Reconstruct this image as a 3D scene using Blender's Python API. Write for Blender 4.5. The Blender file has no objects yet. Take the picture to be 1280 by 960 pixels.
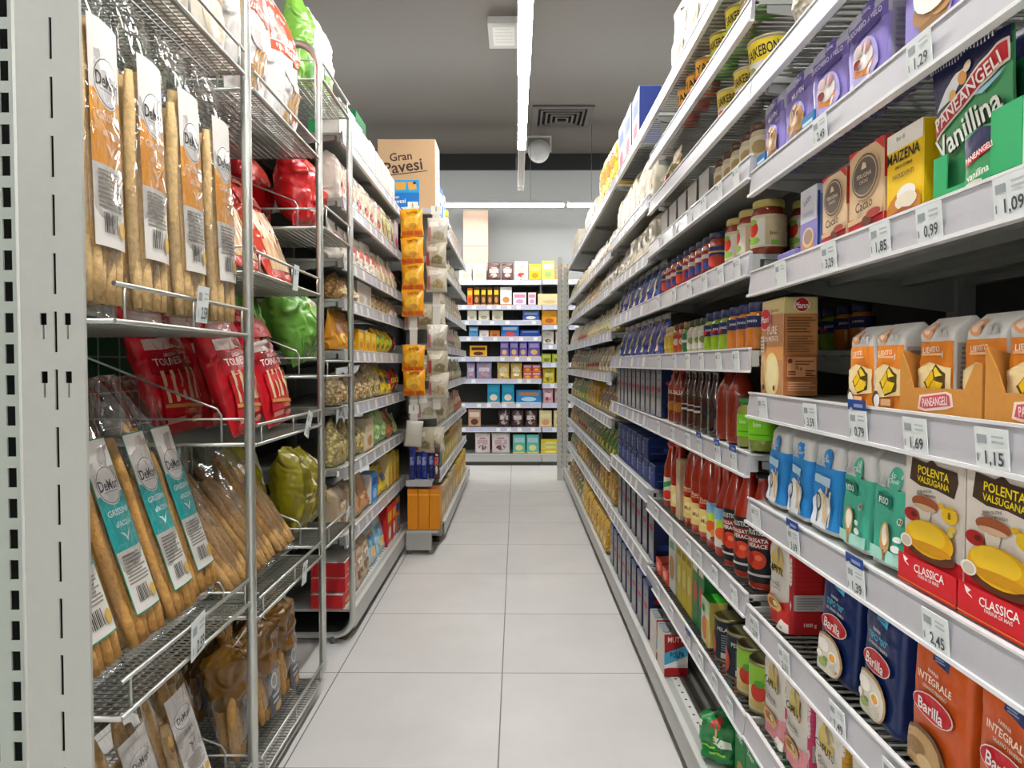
import bpy, bmesh, math, random
from mathutils import Vector, Matrix, noise, geometry

SC = bpy.context.scene
COL = SC.collection
rnd = random.Random(11)
R = math.radians
PI = math.pi

# ------------------------------------------------------------------ materials
def lin(h):
    h = h.lstrip('#')
    c = [int(h[i:i + 2], 16) / 255 for i in (0, 2, 4)]
    return tuple((x / 12.92 if x <= .04045 else ((x + .055) / 1.055) ** 2.4) for x in c) + (1,)

KIND = {  # roughness, specular, metallic, coat, bump, bump scale, colour variation
    'paper': (.5, .35, 0, 0, .0, 60, .04), 'carton': (.6, .25, 0, 0, .05, 120, .07), 'ink': (.5, .3, 0, 0, 0, 60, .0),
    'gloss': (.3, .5, 0, 0, .25, 45, .05), 'cap': (.35, .5, 0, 0, 0, 60, .03), 'glassy': (.14, .6, 0, .6, .0, 60, .12),
    'steel': (.34, .5, .85, 0, .05, 90, .05), 'paint': (.42, .45, 0, 0, .03, 60, .04), 'matte': (.8, .2, 0, 0, .0, 50, .05),
    'crinkle': (.25, .5, 0, .25, .75, 20, .1), 'mottle': (.34, .5, 0, .15, .5, 30, .16),
    'bread': (.75, .2, 0, 0, .5, 90, .3), 'rail': (.35, .5, 0, .15, .0, 40, .05), 'foil': (.28, .5, .55, 0, .4, 38, .05),
}
_M = {}
def M(hexc, kind='paper'):
    key = (hexc, kind)
    if key in _M:
        return _M[key]
    m = bpy.data.materials.new('mat_%s_%s' % (kind, hexc.strip('#')))
    m.use_nodes = True
    nt = m.node_tree
    b = nt.nodes['Principled BSDF']
    ro, sp, me, coat, bump, bs, var = KIND[kind]
    c = lin(hexc)
    b.inputs['Roughness'].default_value = ro
    b.inputs['Specular IOR Level'].default_value = sp
    b.inputs['Metallic'].default_value = me
    b.inputs['Coat Weight'].default_value = coat
    b.inputs['Base Color'].default_value = c
    tc = nt.nodes.new('ShaderNodeTexCoord')
    n = nt.nodes.new('ShaderNodeTexNoise')
    n.inputs['Scale'].default_value = bs
    n.inputs['Detail'].default_value = 2
    nt.links.new(tc.outputs['Object'], n.inputs['Vector'])
    if var:
        mx = nt.nodes.new('ShaderNodeMix')
        mx.data_type = 'RGBA'
        mx.inputs[6].default_value = tuple(x * (1 - var) for x in c[:3]) + (1,)
        mx.inputs[7].default_value = tuple(min(1, x * (1 + var)) for x in c[:3]) + (1,)
        nt.links.new(n.outputs['Fac'], mx.inputs[0])
        nt.links.new(mx.outputs[2], b.inputs['Base Color'])
    if kind in ('crinkle', 'mottle'):
        vo = nt.nodes.new('ShaderNodeTexVoronoi')
        vo.inputs['Scale'].default_value = 62
        rn = nt.nodes.new('ShaderNodeTexNoise')
        rn.noise_type = 'RIDGED_MULTIFRACTAL'
        rn.inputs['Scale'].default_value = 13
        rn.inputs['Detail'].default_value = 2.5
        rn.inputs['Distortion'].default_value = 1.2
        nt.links.new(tc.outputs['Object'], rn.inputs['Vector'])
        wv = nt.nodes.new('ShaderNodeVectorMath'); wv.operation = 'MULTIPLY_ADD'
        wv.inputs[1].default_value = (.05, .05, .05) if kind == 'crinkle' else (.02, .02, .02)
        nt.links.new(n.outputs['Color'], wv.inputs[0]); nt.links.new(tc.outputs['Object'], wv.inputs[2]); nt.links.new(wv.outputs[0], vo.inputs['Vector'])
        if kind == 'mottle':      # pieces of pasta or bread seen through a clear bag
            m2 = nt.nodes.new('ShaderNodeMix'); m2.data_type = 'RGBA'
            m2.inputs[6].default_value = tuple(min(1, x * 1.25) for x in c[:3]) + (1,)
            m2.inputs[7].default_value = (c[0] * .58, c[1] * .5, c[2] * .38, 1)
            m3 = nt.nodes.new('ShaderNodeMapRange'); m3.inputs['From Min'].default_value = .15; m3.inputs['From Max'].default_value = .75
            nt.links.new(vo.outputs['Distance'], m3.inputs['Value']); nt.links.new(m3.outputs[0], m2.inputs[0])
            nt.links.new(m2.outputs[2], b.inputs['Base Color'])
        bp = nt.nodes.new('ShaderNodeBump')
        bp.inputs['Strength'].default_value = bump
        bp.inputs['Distance'].default_value = .02 if kind == 'mottle' else .035
        nt.links.new(vo.outputs['Distance'] if kind == 'mottle' else rn.outputs['Fac'], bp.inputs['Height'])
        nt.links.new(bp.outputs['Normal'], b.inputs['Normal'])
    elif bump:
        bp = nt.nodes.new('ShaderNodeBump')
        bp.inputs['Strength'].default_value = bump
        bp.inputs['Distance'].default_value = .008
        nt.links.new(n.outputs['Fac'], bp.inputs['Height'])
        nt.links.new(bp.outputs['Normal'], b.inputs['Normal'])
    _M[key] = m
    return m

def film_mat():
    if 'film' in _M:
        return _M['film']
    m = bpy.data.materials.new('clear_film')
    m.use_nodes = True
    nt = m.node_tree
    nt.nodes.clear()
    out = nt.nodes.new('ShaderNodeOutputMaterial')
    mix = nt.nodes.new('ShaderNodeMixShader')
    tr = nt.nodes.new('ShaderNodeBsdfTransparent')
    tr.inputs['Color'].default_value = (.95, .95, .95, 1)
    gl = nt.nodes.new('ShaderNodeBsdfGlossy')
    gl.inputs['Roughness'].default_value = .07
    gl.inputs['Color'].default_value = (1, 1, 1, 1)
    fr = nt.nodes.new('ShaderNodeLayerWeight')
    fr.inputs['Blend'].default_value = .35
    mr = nt.nodes.new('ShaderNodeMapRange')
    mr.inputs['To Min'].default_value = .06
    mr.inputs['To Max'].default_value = .55
    tc = nt.nodes.new('ShaderNodeTexCoord')
    mp = nt.nodes.new('ShaderNodeMapping')
    mp.inputs['Scale'].default_value = (13, 13, 5)
    n = nt.nodes.new('ShaderNodeTexNoise')
    n.inputs['Scale'].default_value = 1
    n.inputs['Detail'].default_value = 3
    n.inputs['Distortion'].default_value = .8
    bp = nt.nodes.new('ShaderNodeBump')
    bp.inputs['Strength'].default_value = .7
    bp.inputs['Distance'].default_value = .02
    L = nt.links.new
    L(tc.outputs['Object'], mp.inputs['Vector']); L(mp.outputs[0], n.inputs['Vector'])
    L(n.outputs['Fac'], bp.inputs['Height'])
    L(bp.outputs['Normal'], gl.inputs['Normal']); L(bp.outputs['Normal'], fr.inputs['Normal'])
    L(fr.outputs['Facing'], mr.inputs['Value']); L(mr.outputs[0], mix.inputs[0])
    L(tr.outputs[0], mix.inputs[1]); L(gl.outputs[0], mix.inputs[2]); L(mix.outputs[0], out.inputs['Surface'])
    _M['film'] = m
    return m

def glow(name, col, strength):
    m = bpy.data.materials.new(name)
    m.use_nodes = True
    nt = m.node_tree
    b = nt.nodes['Principled BSDF']
    b.inputs['Base Color'].default_value = (.9, .9, .9, 1)
    b.inputs['Emission Color'].default_value = col + (1,)
    b.inputs['Emission Strength'].default_value = strength
    return m

# ------------------------------------------------------------------ mesh builder
class MB:
    def __init__(s):
        s.v, s.f, s.mi, s.sm, s.mats = [], [], [], [], []
    def mat(s, m):
        if m not in s.mats:
            s.mats.append(m)
        return s.mats.index(m)
    def face(s, idx, m, smooth=False):
        s.f.append(idx); s.mi.append(s.mat(m)); s.sm.append(smooth)
    def add(s, pts):
        b = len(s.v); s.v.extend(tuple(p) for p in pts); return b
    def quad(s, a, b, c, d, m):
        k = s.add((a, b, c, d)); s.face((k, k + 1, k + 2, k + 3), m)
    def box(s, x0, x1, y0, y1, z0, z1, m, mats=None):
        k = s.add([(x, y, z) for z in (z0, z1) for y in (y0, y1) for x in (x0, x1)])
        mm = mats or {}
        for key, q in (('B', (0, 2, 3, 1)), ('T', (4, 5, 7, 6)), ('F', (0, 1, 5, 4)), ('K', (2, 6, 7, 3)), ('L', (0, 4, 6, 2)), ('R', (1, 3, 7, 5))):
            s.face(tuple(k + i for i in q), mm.get(key, m))
    def prism(s, poly, axis, a, b, m):
        """poly of 2-D points swept along axis ('x','y','z') from a to b"""
        def P(p, t):
            return {'x': (t, p[0], p[1]), 'y': (p[0], t, p[1]), 'z': (p[0], p[1], t)}[axis]
        n = len(poly)
        k = s.add([P(p, a) for p in poly] + [P(p, b) for p in poly])
        s.face(tuple(range(k, k + n)), m)
        s.face(tuple(reversed(range(k + n, k + 2 * n))), m)
        for i in range(n):
            j = (i + 1) % n
            s.face((k + i, k + n + i, k + n + j, k + j), m)
    def grid(s, fn, nu, nv, m, smooth=True, wrap=False, matfn=None):
        nc = nu if wrap else nu + 1
        k = s.add([fn(i / nu, j / nv) for j in range(nv + 1) for i in range(nc)])
        for j in range(nv):
            for i in range(nu):
                a = k + j * nc + i
                b = k + j * nc + (i + 1) % nc
                s.face((a, b, b + nc, a + nc), matfn(j / nv) if matfn else m, smooth)
        return k
    def tube(s, pts, r, m, n=8, cap=True):
        pts = [Vector(p) for p in pts]
        rings = []
        up = None
        for i, p in enumerate(pts):
            t = (pts[min(i + 1, len(pts) - 1)] - pts[max(i - 1, 0)]).normalized()
            if up is None:
                up = Vector((0, 0, 1)) if abs(t.z) < .9 else Vector((0, 1, 0))
            side = t.cross(up).normalized()
            up = side.cross(t).normalized()
            rings.append(s.add([p + (side * math.cos(2 * PI * q / n) + up * math.sin(2 * PI * q / n)) * r for q in range(n)]))
        for a, b in zip(rings, rings[1:]):
            for q in range(n):
                s.face((a + q, a + (q + 1) % n, b + (q + 1) % n, b + q), m, True)
        if cap:
            s.face(tuple(reversed(range(rings[0], rings[0] + n))), m)
            s.face(tuple(range(rings[-1], rings[-1] + n)), m)
    def lathe(s, prof, m, n=20, smooth=True, close=True):
        """prof: [(r, z)] bottom to top"""
        rings = [s.add([(r * math.sin(2 * PI * q / n), -r * math.cos(2 * PI * q / n), z) for q in range(n)]) for r, z in prof]
        for a, b in zip(rings, rings[1:]):
            for q in range(n):
                s.face((a + q, a + (q + 1) % n, b + (q + 1) % n, b + q), m, smooth)
        if close:
            s.face(tuple(reversed(range(rings[0], rings[0] + n))), m)
            s.face(tuple(range(rings[-1], rings[-1] + n)), m)
    def mesh(s, name):
        me = bpy.data.meshes.new(name)
        me.from_pydata(s.v, [], s.f)
        for m in s.mats:
            me.materials.append(m)
        me.polygons.foreach_set('material_index', s.mi)
        me.polygons.foreach_set('use_smooth', s.sm)
        me.update()
        return me

# ------------------------------------------------------------------ lettering and printed art
_T = {}
def text_geo(body):
    """triangles of a line of lettering: (points, faces, width), cap height 1, centred"""
    if body in _T:
        return _T[body]
    cu = bpy.data.curves.new('lettering', 'FONT')
    cu.body = body
    cu.resolution_u = 2
    cu.size = 1
    cu.offset = .016
    ob = bpy.data.objects.new('lettering', cu)
    COL.objects.link(ob)
    dg = bpy.context.evaluated_depsgraph_get()
    me = ob.evaluated_get(dg).to_mesh()
    pts = [(v.co.x, v.co.y) for v in me.vertices]
    fs = [tuple(p.vertices) for p in me.polygons]
    ob.evaluated_get(dg).to_mesh_clear()
    bpy.data.objects.remove(ob)
    bpy.data.curves.remove(cu)
    if not pts:
        pts = [(0, 0)]
    x0, x1 = min(p[0] for p in pts), max(p[0] for p in pts)
    cap = .72
    pts = [((x - (x0 + x1) / 2) / cap, y / cap - .5) for x, y in pts]
    _T[body] = (pts, fs, (x1 - x0) / cap)
    return _T[body]

def art(mb, S, w, h, items, step=.0003, base=.0004, kind='paper', fine=True, curved=False, clip=True):
    """print flat artwork on the surface S(x, z, offset); coordinates are fractions of w (from the middle) and of h"""
    for k, it in enumerate(items):
        off = base + step * k
        t = it[0]
        if t == 'r':
            _, x0, z0, x1, z1, c = it
            m = M(c, kind)
            nu = max(1, int((14 if curved else 1) * (x1 - x0))) if fine else 1
            nv = max(1, int((14 if curved else 1) * (z1 - z0))) if fine else 1
            mb.grid(lambda u, v: S((x0 + (x1 - x0) * u) * w, (z0 + (z1 - z0) * v) * h, off), nu, nv, m, True)
        elif t == 'e':
            _, cu, cv, ru, rv, c = it
            m = M(c, kind)
            n = 18
            rings = [(.25, n), (.5, n), (.75, n), (1, n)] if curved else [(1, n)]
            k0 = mb.add([S(cu * w, cv * h, off)])
            prev = None
            for rr, nn in rings:
                b = mb.add([S((min(.49, max(-.49, cu + ru * rr * math.cos(2 * PI * q / n))) if clip else cu + ru * rr * math.cos(2 * PI * q / n)) * w, (min(.99, max(.006, cv + rv * rr * math.sin(2 * PI * q / n))) if clip else cv + rv * rr * math.sin(2 * PI * q / n)) * h, off) for q in range(n)])
                for q in range(n):
                    if prev is None:
                        mb.face((k0, b + q, b + (q + 1) % n), m, True)
                    else:
                        mb.face((prev + q, b + q, b + (q + 1) % n, prev + (q + 1) % n), m, True)
                prev = b
        elif t == 'p':
            _, pts, c = it
            m = M(c, kind)
            tri = geometry.tessellate_polygon([[Vector((x * w, z * h, 0)) for x, z in pts]])
            seen = {}
            def vert(p):
                key = (round(p[0], 4), round(p[1], 4))
                if key not in seen:
                    seen[key] = mb.add([S(p[0] * w, p[1] * h, off)])
                return seen[key]
            def split(a0, a1, a2, lev):
                if lev == 0:
                    cr = (a1[0] - a0[0]) * (a2[1] - a0[1]) - (a1[1] - a0[1]) * (a2[0] - a0[0])
                    q = (vert(a0), vert(a1), vert(a2))
                    mb.face(q if cr > 0 else q[::-1], m, fine)
                    return
                mid = lambda p, q: ((p[0] + q[0]) / 2, (p[1] + q[1]) / 2)
                b0, b1, b2 = mid(a0, a1), mid(a1, a2), mid(a2, a0)
                for t3 in ((a0, b0, b2), (b0, a1, b1), (b2, b1, a2), (b0, b1, b2)):
                    split(*t3, lev - 1)
            for q in tri:
                split(*(pts[i] for i in q), 3 if curved else 0)
        elif t == 't':
            _, body, cu, cv, th, c = it[:6]
            rot = R(it[6]) if len(it) > 6 else 0
            maxw = it[7] if len(it) > 7 else .95
            m = M(c, 'ink')
            pts, fs, tw = text_geo(body)
            sy = th * h
            sx = min(sy, maxw * w / max(tw, .01))
            co, si = math.cos(rot), math.sin(rot)
            b = mb.add([S(cu * w + x * sx * co - y * sy * si, cv * h + x * sx * si + y * sy * co, off + (.0006 if curved else .0002)) for x, y in pts])
            for q in fs:
                mb.face(tuple(b + i for i in q), m)

def lines(x0, x1, z0, z1, n, c, jag=True):
    """small print: n thin bars"""
    out = []
    rr = random.Random(int((x0 + z0) * 1000) + n)
    dz = (z1 - z0) / n
    for i in range(n):
        e = x1 - (rr.random() * .35 * (x1 - x0) if jag else 0)
        out.append(('r', x0, z0 + i * dz, e, z0 + i * dz + dz * .45, c))
    return out

# ------------------------------------------------------------------ prototypes and things
class Proto:
    def __init__(s, name, mesh, w, d, h, parts=()):
        s.name, s.mesh, s.w, s.d, s.h, s.parts, s.round = name, mesh, w, d, h, list(parts), False   # parts: (name, mesh, [(name, mesh)...], label)

THINGS = []
def tag(o, label, cat, group=None):
    o['label'] = label
    o['category'] = cat
    if group:
        o['group'] = group
    THINGS.append(o)
    return o

def link(name, data, parent=None):
    o = bpy.data.objects.new(name, data)
    COL.objects.link(o)
    o.parent = parent
    return o

def spawn(p, loc, rz, label, cat, group=None, lean=0, roll=0):
    o = link(p.name, p.mesh)
    o.location = loc
    o.rotation_euler = (-lean, roll, rz)
    tag(o, label, cat, group)
    for q in p.parts:
        c = link(q[0], q[1], o)
        if len(q) > 3 and q[3]:
            c['label'] = q[3]
        for g in (q[2] if len(q) > 2 else ()):
            link(g[0], g[1], c)
    return o

def struct(name, mb):
    o = link(name, mb.mesh(name))
    o['kind'] = 'structure'
    return o

# ---- a box of card
def carton(name, w, d, h, front, side=None, top=None, fart=None, sart=None, lart=None, tart=None, kind='paper', bev=.0012, fine=False):
    side = side or front
    top = top or front
    bm = bmesh.new()
    vs = [bm.verts.new((x * w / 2, y * d / 2, z * h)) for z in (0, 1) for y in (-1, 1) for x in (-1, 1)]
    for q in ((0, 2, 3, 1), (4, 5, 7, 6), (0, 1, 5, 4), (2, 6, 7, 3), (0, 4, 6, 2), (1, 3, 7, 5)):
        bm.faces.new([vs[i] for i in q])
    if bev:
        bmesh.ops.bevel(bm, geom=bm.edges[:], offset=bev, segments=1, affect='EDGES')
    me = bpy.data.meshes.new(name)
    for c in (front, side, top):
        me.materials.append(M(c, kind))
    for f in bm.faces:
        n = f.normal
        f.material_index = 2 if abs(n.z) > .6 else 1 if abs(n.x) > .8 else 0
    bm.to_mesh(me)
    bm.free()
    parts = []
    if fart:
        mb = MB(); art(mb, lambda x, z, o: (x, -d / 2 - o, z), w, h, [('r', -.485, .012, .485, .988, front)] + fart, fine=fine); parts.append(('printed_front', mb.mesh('printed_front')))
    sd = MB()
    if sart:
        art(sd, lambda x, z, o: (w / 2 + o, x, z), d, h, [('r', -.47, .012, .47, .988, side)] + sart, fine=fine)
    if sd.v:
        parts.append(('printed_side', sd.mesh('printed_side')))
    if lart:
        mb = MB(); art(mb, lambda x, z, o: (-w / 2 - o, -x, z), d, h, lart, fine=fine); parts.append(('printed_side', mb.mesh('printed_side')))
    if tart:
        mb = MB(); art(mb, lambda x, z, o: (x, z - d / 2, h + o), w, d, tart, fine=fine); parts.append(('printed_top', mb.mesh('printed_top')))
    return Proto(name, me, w, d, h, parts)

# ---- bags of paper or plastic
def bag(name, w, d, h, style, color, fart=None, lart=None, kind='gloss', seed=0, amp=None, bands=(), side=None, nu=28, nv=16, fk='gloss'):
    sd = seed * 7.31
    def sec(t):
        if style == 'block':       # paper bag with a folded top
            if t < .86:
                return w / 2, d / 2, 9
            k = (t - .86) / .14
            return w / 2 * (1 - .03 * k), d / 2 * (1 - .85 * k), 9 - 5 * k
        if style == 'pillow':
            s_ = max(0, math.sin(PI * min(1, max(0, (t - .04) / .92))))
            return w / 2 * (1 - .07 * s_), max(.004, d / 2 * s_ ** .55), 2.3
        if style == 'stand':       # flat bottom, crimped top
            k = max(0, (t - .12) / .80)
            dd = d / 2 * (1 - min(1, k) ** 1.7)
            return w / 2 * (1 - .05 * math.sin(PI * t)), max(.003, dd * (.85 + .15 * min(1, t / .1))), 3.2 - min(1, k)
        if style == 'gather':      # tied top with a ruff
            if t < .62:
                q = .80 + .20 * math.sin(PI * min(1, t / .5) * .5)
                return w / 2 * q, d / 2 * q, 2.8
            if t < .78:
                k = (t - .62) / .16
                q = 1 - .72 * (3 * k * k - 2 * k ** 3)
                return w / 2 * q, d / 2 * q, 2.4
            k = (t - .78) / .22
            return w / 2 * (.28 + .5 * k), d / 2 * (.28 - .12 * k), 2
        if style == 'peak':        # a soft bag rising to a pointed fin
            q = (1 - t ** 2.2) ** .6 if t < 1 else 0
            k = max(0, (t - .45) / .55)
            return w / 2 * (1 - .62 * k ** 1.2) * (.93 + .07 * min(1, t / .2)), max(.004, d / 2 * (1 - .9 * k ** 1.1) * (.8 + .2 * min(1, t / .15))), 2.6
        return w / 2, d / 2, 4
    a = amp if amp is not None else {'block': .10, 'pillow': .22, 'stand': .2, 'gather': .3, 'peak': .35}.get(style, .1)
    fq = 2.6 / w
    def disp(x, z, sgn):
        v = noise.noise(Vector((x * fq + sd, z * fq * .8, sgn * 3.1 + sd))) + .6 * noise.noise(Vector((x * fq * 2.4, z * fq * 2.1 + sd, sgn)))
        rg = abs(noise.noise(Vector((x * fq * 1.3 + z * fq * .9 + sd, z * fq * .5 - x * fq * .6, sgn * 2.7)))) + .6 * abs(noise.noise(Vector((x * fq * 3 - z * fq * 1.7, z * fq * 1.2 + sd, sgn))))
        if kind == 'crinkle':      # crumpled film: creased cells, taller than wide
            q = Vector((x * 5.2 / w + sd + .5 * v, z * 3.4 / w, sgn * 5 + sd))
            d0 = noise.voronoi(q)[0]
            d1 = noise.voronoi(q * 2.1)[0]
            return 1 + a * .8 * v + .28 * (.45 - d0[0]) * min(1, a * 6) + .12 * (.4 - d1[0]) + .10 * min(.4, d0[1] - d0[0])
        return 1 + a * v + a * 1.2 * (.35 - rg)
    zk = {'peak': .22, 'gather': .10}.get(style, .04)
    lean_x = math.sin(seed * 2.3)
    def zdis(x, t):
        return h * zk * noise.noise(Vector((x * fq * 1.7, sd, 2))) * t * t
    def pt(u, t):
        hw, hd, n = sec(t)
        ang = -PI / 2 + 2 * PI * u
        ca, sa = math.cos(ang), math.sin(ang)
        x = hw * math.copysign(abs(ca) ** (2 / n), ca)
        y = hd * math.copysign(abs(sa) ** (2 / n), sa)
        z = t * h
        y *= disp(x, z, -1 if y < 0 else 1)
        if style in ('peak', 'gather', 'pillow', 'stand'):
            zz = z + zdis(x, t)
            if style == 'peak':
                x += w * .22 * lean_x * max(0, t - .4)
        else:
            zz = z
        return (x, y, zz)
    mb = MB()
    if kind == 'crinkle' and nu > 26:
        nu, nv = int(nu * 1.4), int(nv * 1.5)
    base = M(color, kind)
    def mf(t):
        for t0, t1, c in bands:
            if t0 <= t + .5 / nv < t1:
                return M(c, kind)
        return base
    mb.grid(pt, nu, nv, base, True, wrap=True, matfn=mf)
    k = len(mb.v) - nu
    mb.face(tuple(range(k, k + nu)), mf(1))
    mb.face(tuple(reversed(range(0, nu))), mf(0))
    def S(x, z, o):
        hw, hd, n = sec(min(1, max(0, z / h)))
        x = max(-hw * .985, min(hw * .985, x * .96))
        q = max(0, 1 - min(1, abs(x) / hw) ** n) ** (1 / n)
        xq = x
        zz = z + zdis(x, z / h) if style in ('peak', 'gather', 'pillow', 'stand') else z
        if style == 'peak':
            x = x + w * .22 * lean_x * max(0, z / h - .4)
        return (x, -hd * q * disp(xq, z, -1) - o * 3, zz)
    def SL(y, z, o):   # the side at +x
        hw, hd, n = sec(min(1, max(0, z / h)))
        y = max(-hd * .97, min(hd * .97, y * .95))
        q = max(0, 1 - min(1, abs(y) / hd) ** n) ** (1 / n)
        return (hw * q + o * 2, y, z)
    parts = []
    if fart:
        m2 = MB(); art(m2, S, w, h, fart, step=.00015, base=.0004, kind=fk, curved=True); parts.append(('printed_front', m2.mesh('printed_front')))
    if lart:
        m2 = MB(); art(m2, SL, d, h, lart, step=.0002, base=.0005, kind=fk, curved=True); parts.append(('printed_side', m2.mesh('printed_side')))
    return Proto(name, mb.mesh(name), w, d, h, parts)

# ---- bottles, jars, cans, cups
def jar(name, prof, color, cap=None, cap_prof=None, label=None, kind='glassy', n=20, labels=()):
    """prof [(r,z)]; label (z0, z1, colour, art, r)"""
    mb = MB(); mb.lathe(prof, M(color, kind), n)
    r = max(p[0] for p in prof)
    parts = []
    if cap_prof:
        m2 = MB(); m2.lathe(cap_prof, M(cap, 'cap'), n); parts.append(('cap' if r < .05 and prof[-1][0] < .025 else 'lid', m2.mesh('cap')))
    for lb in ([label] if label else []) + list(labels):
        z0, z1, c, a, lr = lb
        m2 = MB()
        m2.grid(lambda u, v: ((lr + .0007) * math.sin(2 * PI * u), -(lr + .0007) * math.cos(2 * PI * u), z0 + (z1 - z0) * v), 24, 1, M(c, 'paper'), True, wrap=True)
        if a:
            art(m2, lambda x, z, o: ((lr + .0007 + o) * math.sin(x / lr), -(lr + .0007 + o) * math.cos(x / lr), z0 + z), 2 * lr, z1 - z0, a, step=.0002, curved=True, clip=False)
        parts.append(('paper_label', m2.mesh('paper_label')))
    h = (cap_prof or prof)[-1][1]
    p = Proto(name, mb.mesh(name), 2 * r, 2 * r, h, parts)
    p.round = True
    return p

# ------------------------------------------------------------------ placing
ORD = ['first', 'second', 'third', 'fourth', 'fifth', 'sixth', 'seventh', 'eighth', 'ninth', 'tenth', 'eleventh', 'twelfth', 'thirteenth',
       'fourteenth', 'fifteenth', 'sixteenth', 'seventeenth', 'eighteenth', 'nineteenth', 'twentieth']
def put(side, p, D, z, label, cat, group=None, x=None, lean=0, yaw=0, roll=0):
    """stand a pack on a shelf: side 'R' faces -x, 'L' faces +x, 'B' faces -y; x is the plane of its front (for 'B' D is that plane)"""
    dz = math.sin(abs(lean)) * p.d / 2 + .0015
    if side in 'RL':      # the lens looks slightly down
        D -= (1.13 - z - p.h / 2) * .029
    if getattr(p, 'round', False) and side in 'RL' and abs(yaw) < .3:      # turned with the label towards whoever walks up the aisle
        yaw += (.85 if side == 'R' else -.85) + rnd.uniform(-.2, .2)
    if side == 'R':
        return spawn(p, ((x if x is not None else .52) + p.d / 2, D, z + dz), -PI / 2 + yaw, label, cat, group, lean, roll)
    if side == 'L':
        return spawn(p, ((x if x is not None else -.72) - p.d / 2, D, z + dz), PI / 2 + yaw, label, cat, group, lean, roll)
    return spawn(p, (x, D + p.d / 2, z + dz), yaw, label, cat, group, lean, roll)

def run(side, protos, Ds, z, desc, ref, cat, group=None, x=None, jit=.0, lean=0):
    """a run of look-alikes, told apart by counting from a neighbour"""
    for i, D in enumerate(Ds):
        p = protos[i % len(protos)] if isinstance(protos, (list, tuple)) else protos
        lab = '%s, %s from the %s' % (desc, ORD[i], ref) if len(Ds) > 1 else '%s beside the %s' % (desc, ref)
        put(side, p, D, z, lab, cat, group, x=(x if x is not None else (.52 if side == 'R' else -.72)) + rnd.uniform(-jit, jit) * .5 + (jit * .5 if side == 'R' else -jit * .5), yaw=rnd.uniform(-jit, jit) * 4, lean=lean)
# ------------------------------------------------------------------ the room
H = 3.62
def floor_mat():
    m = bpy.data.materials.new('floor_tiles')
    m.use_nodes = True
    nt = m.node_tree; L = nt.links.new
    b = nt.nodes['Principled BSDF']
    tc = nt.nodes.new('ShaderNodeTexCoord')
    mp = nt.nodes.new('ShaderNodeMapping')
    mp.inputs['Location'].default_value = (.05 + 6, -.1 + 6, 0)
    br = nt.nodes.new('ShaderNodeTexBrick')
    br.offset = 0; br.squash = 1
    br.inputs['Scale'].default_value = 1
    br.inputs['Brick Width'].default_value = .6
    br.inputs['Row Height'].default_value = .6
    br.inputs['Mortar Size'].default_value = .0022
    br.inputs['Mortar Smooth'].default_value = .1
    br.inputs['Color1'].default_value = lin('#d8d6d3')
    br.inputs['Color2'].default_value = lin('#dcdad7')
    br.inputs['Mortar'].default_value = lin('#6f6d6a')
    n = nt.nodes.new('ShaderNodeTexNoise')
    n.inputs['Scale'].default_value = 2.2
    n.inputs['Detail'].default_value = 6
    n.inputs['Roughness'].default_value = .6
    mr = nt.nodes.new('ShaderNodeMapRange')
    mr.inputs['From Min'].default_value = .3
    mr.inputs['From Max'].default_value = .7
    mr.inputs['To Min'].default_value = .93
    mr.inputs['To Max'].default_value = 1.05
    mx = nt.nodes.new('ShaderNodeMix'); mx.data_type = 'RGBA'; mx.blend_type = 'MULTIPLY'
    mx.inputs[0].default_value = 1
    L(tc.outputs['Object'], mp.inputs['Vector']); L(mp.outputs[0], br.inputs['Vector']); L(tc.outputs['Object'], n.inputs['Vector'])
    L(n.outputs['Fac'], mr.inputs['Value']); L(br.outputs['Color'], mx.inputs[6]); L(mr.outputs[0], mx.inputs[7])
    L(mx.outputs[2], b.inputs['Base Color'])
    b.inputs['Roughness'].default_value = .34
    b.inputs['Specular IOR Level'].default_value = .35
    return m
mb = MB(); mb.box(-4, 4, -4, 8.4, -.06, 0, floor_mat()); struct('floor', mb)
mb = MB(); mb.box(-4, 4, -4, 8.4, H, H + .06, M('#6a645d', 'paint')); struct('ceiling', mb)
mb = MB()
mb.box(-4, 4, 8.3, 8.4, 0, 3.43, M('#a3a6a5', 'paint'))
struct('wall_far', mb)
mb = MB()
for i in range(8):
    mb.box(-4 + i * 1.0 + .003, -4 + (i + 1) * 1.0, 8.27, 8.3, 3.43, H, M('#1d1e1f', 'paint'))
struct('trim_1', mb)
mb = MB(); mb.box(-4.06, -4, -4, 8.4, 0, H, M('#a3a6a5', 'paint')); struct('wall_left', mb)
mb = MB(); mb.box(4, 4.06, -4, 8.4, 0, H, M('#a3a6a5', 'paint')); struct('wall_right', mb)
mb = MB(); mb.box(-4, 4, -4.06, -4, 0, H, M('#a3a6a5', 'paint')); struct('wall_near', mb)

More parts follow.
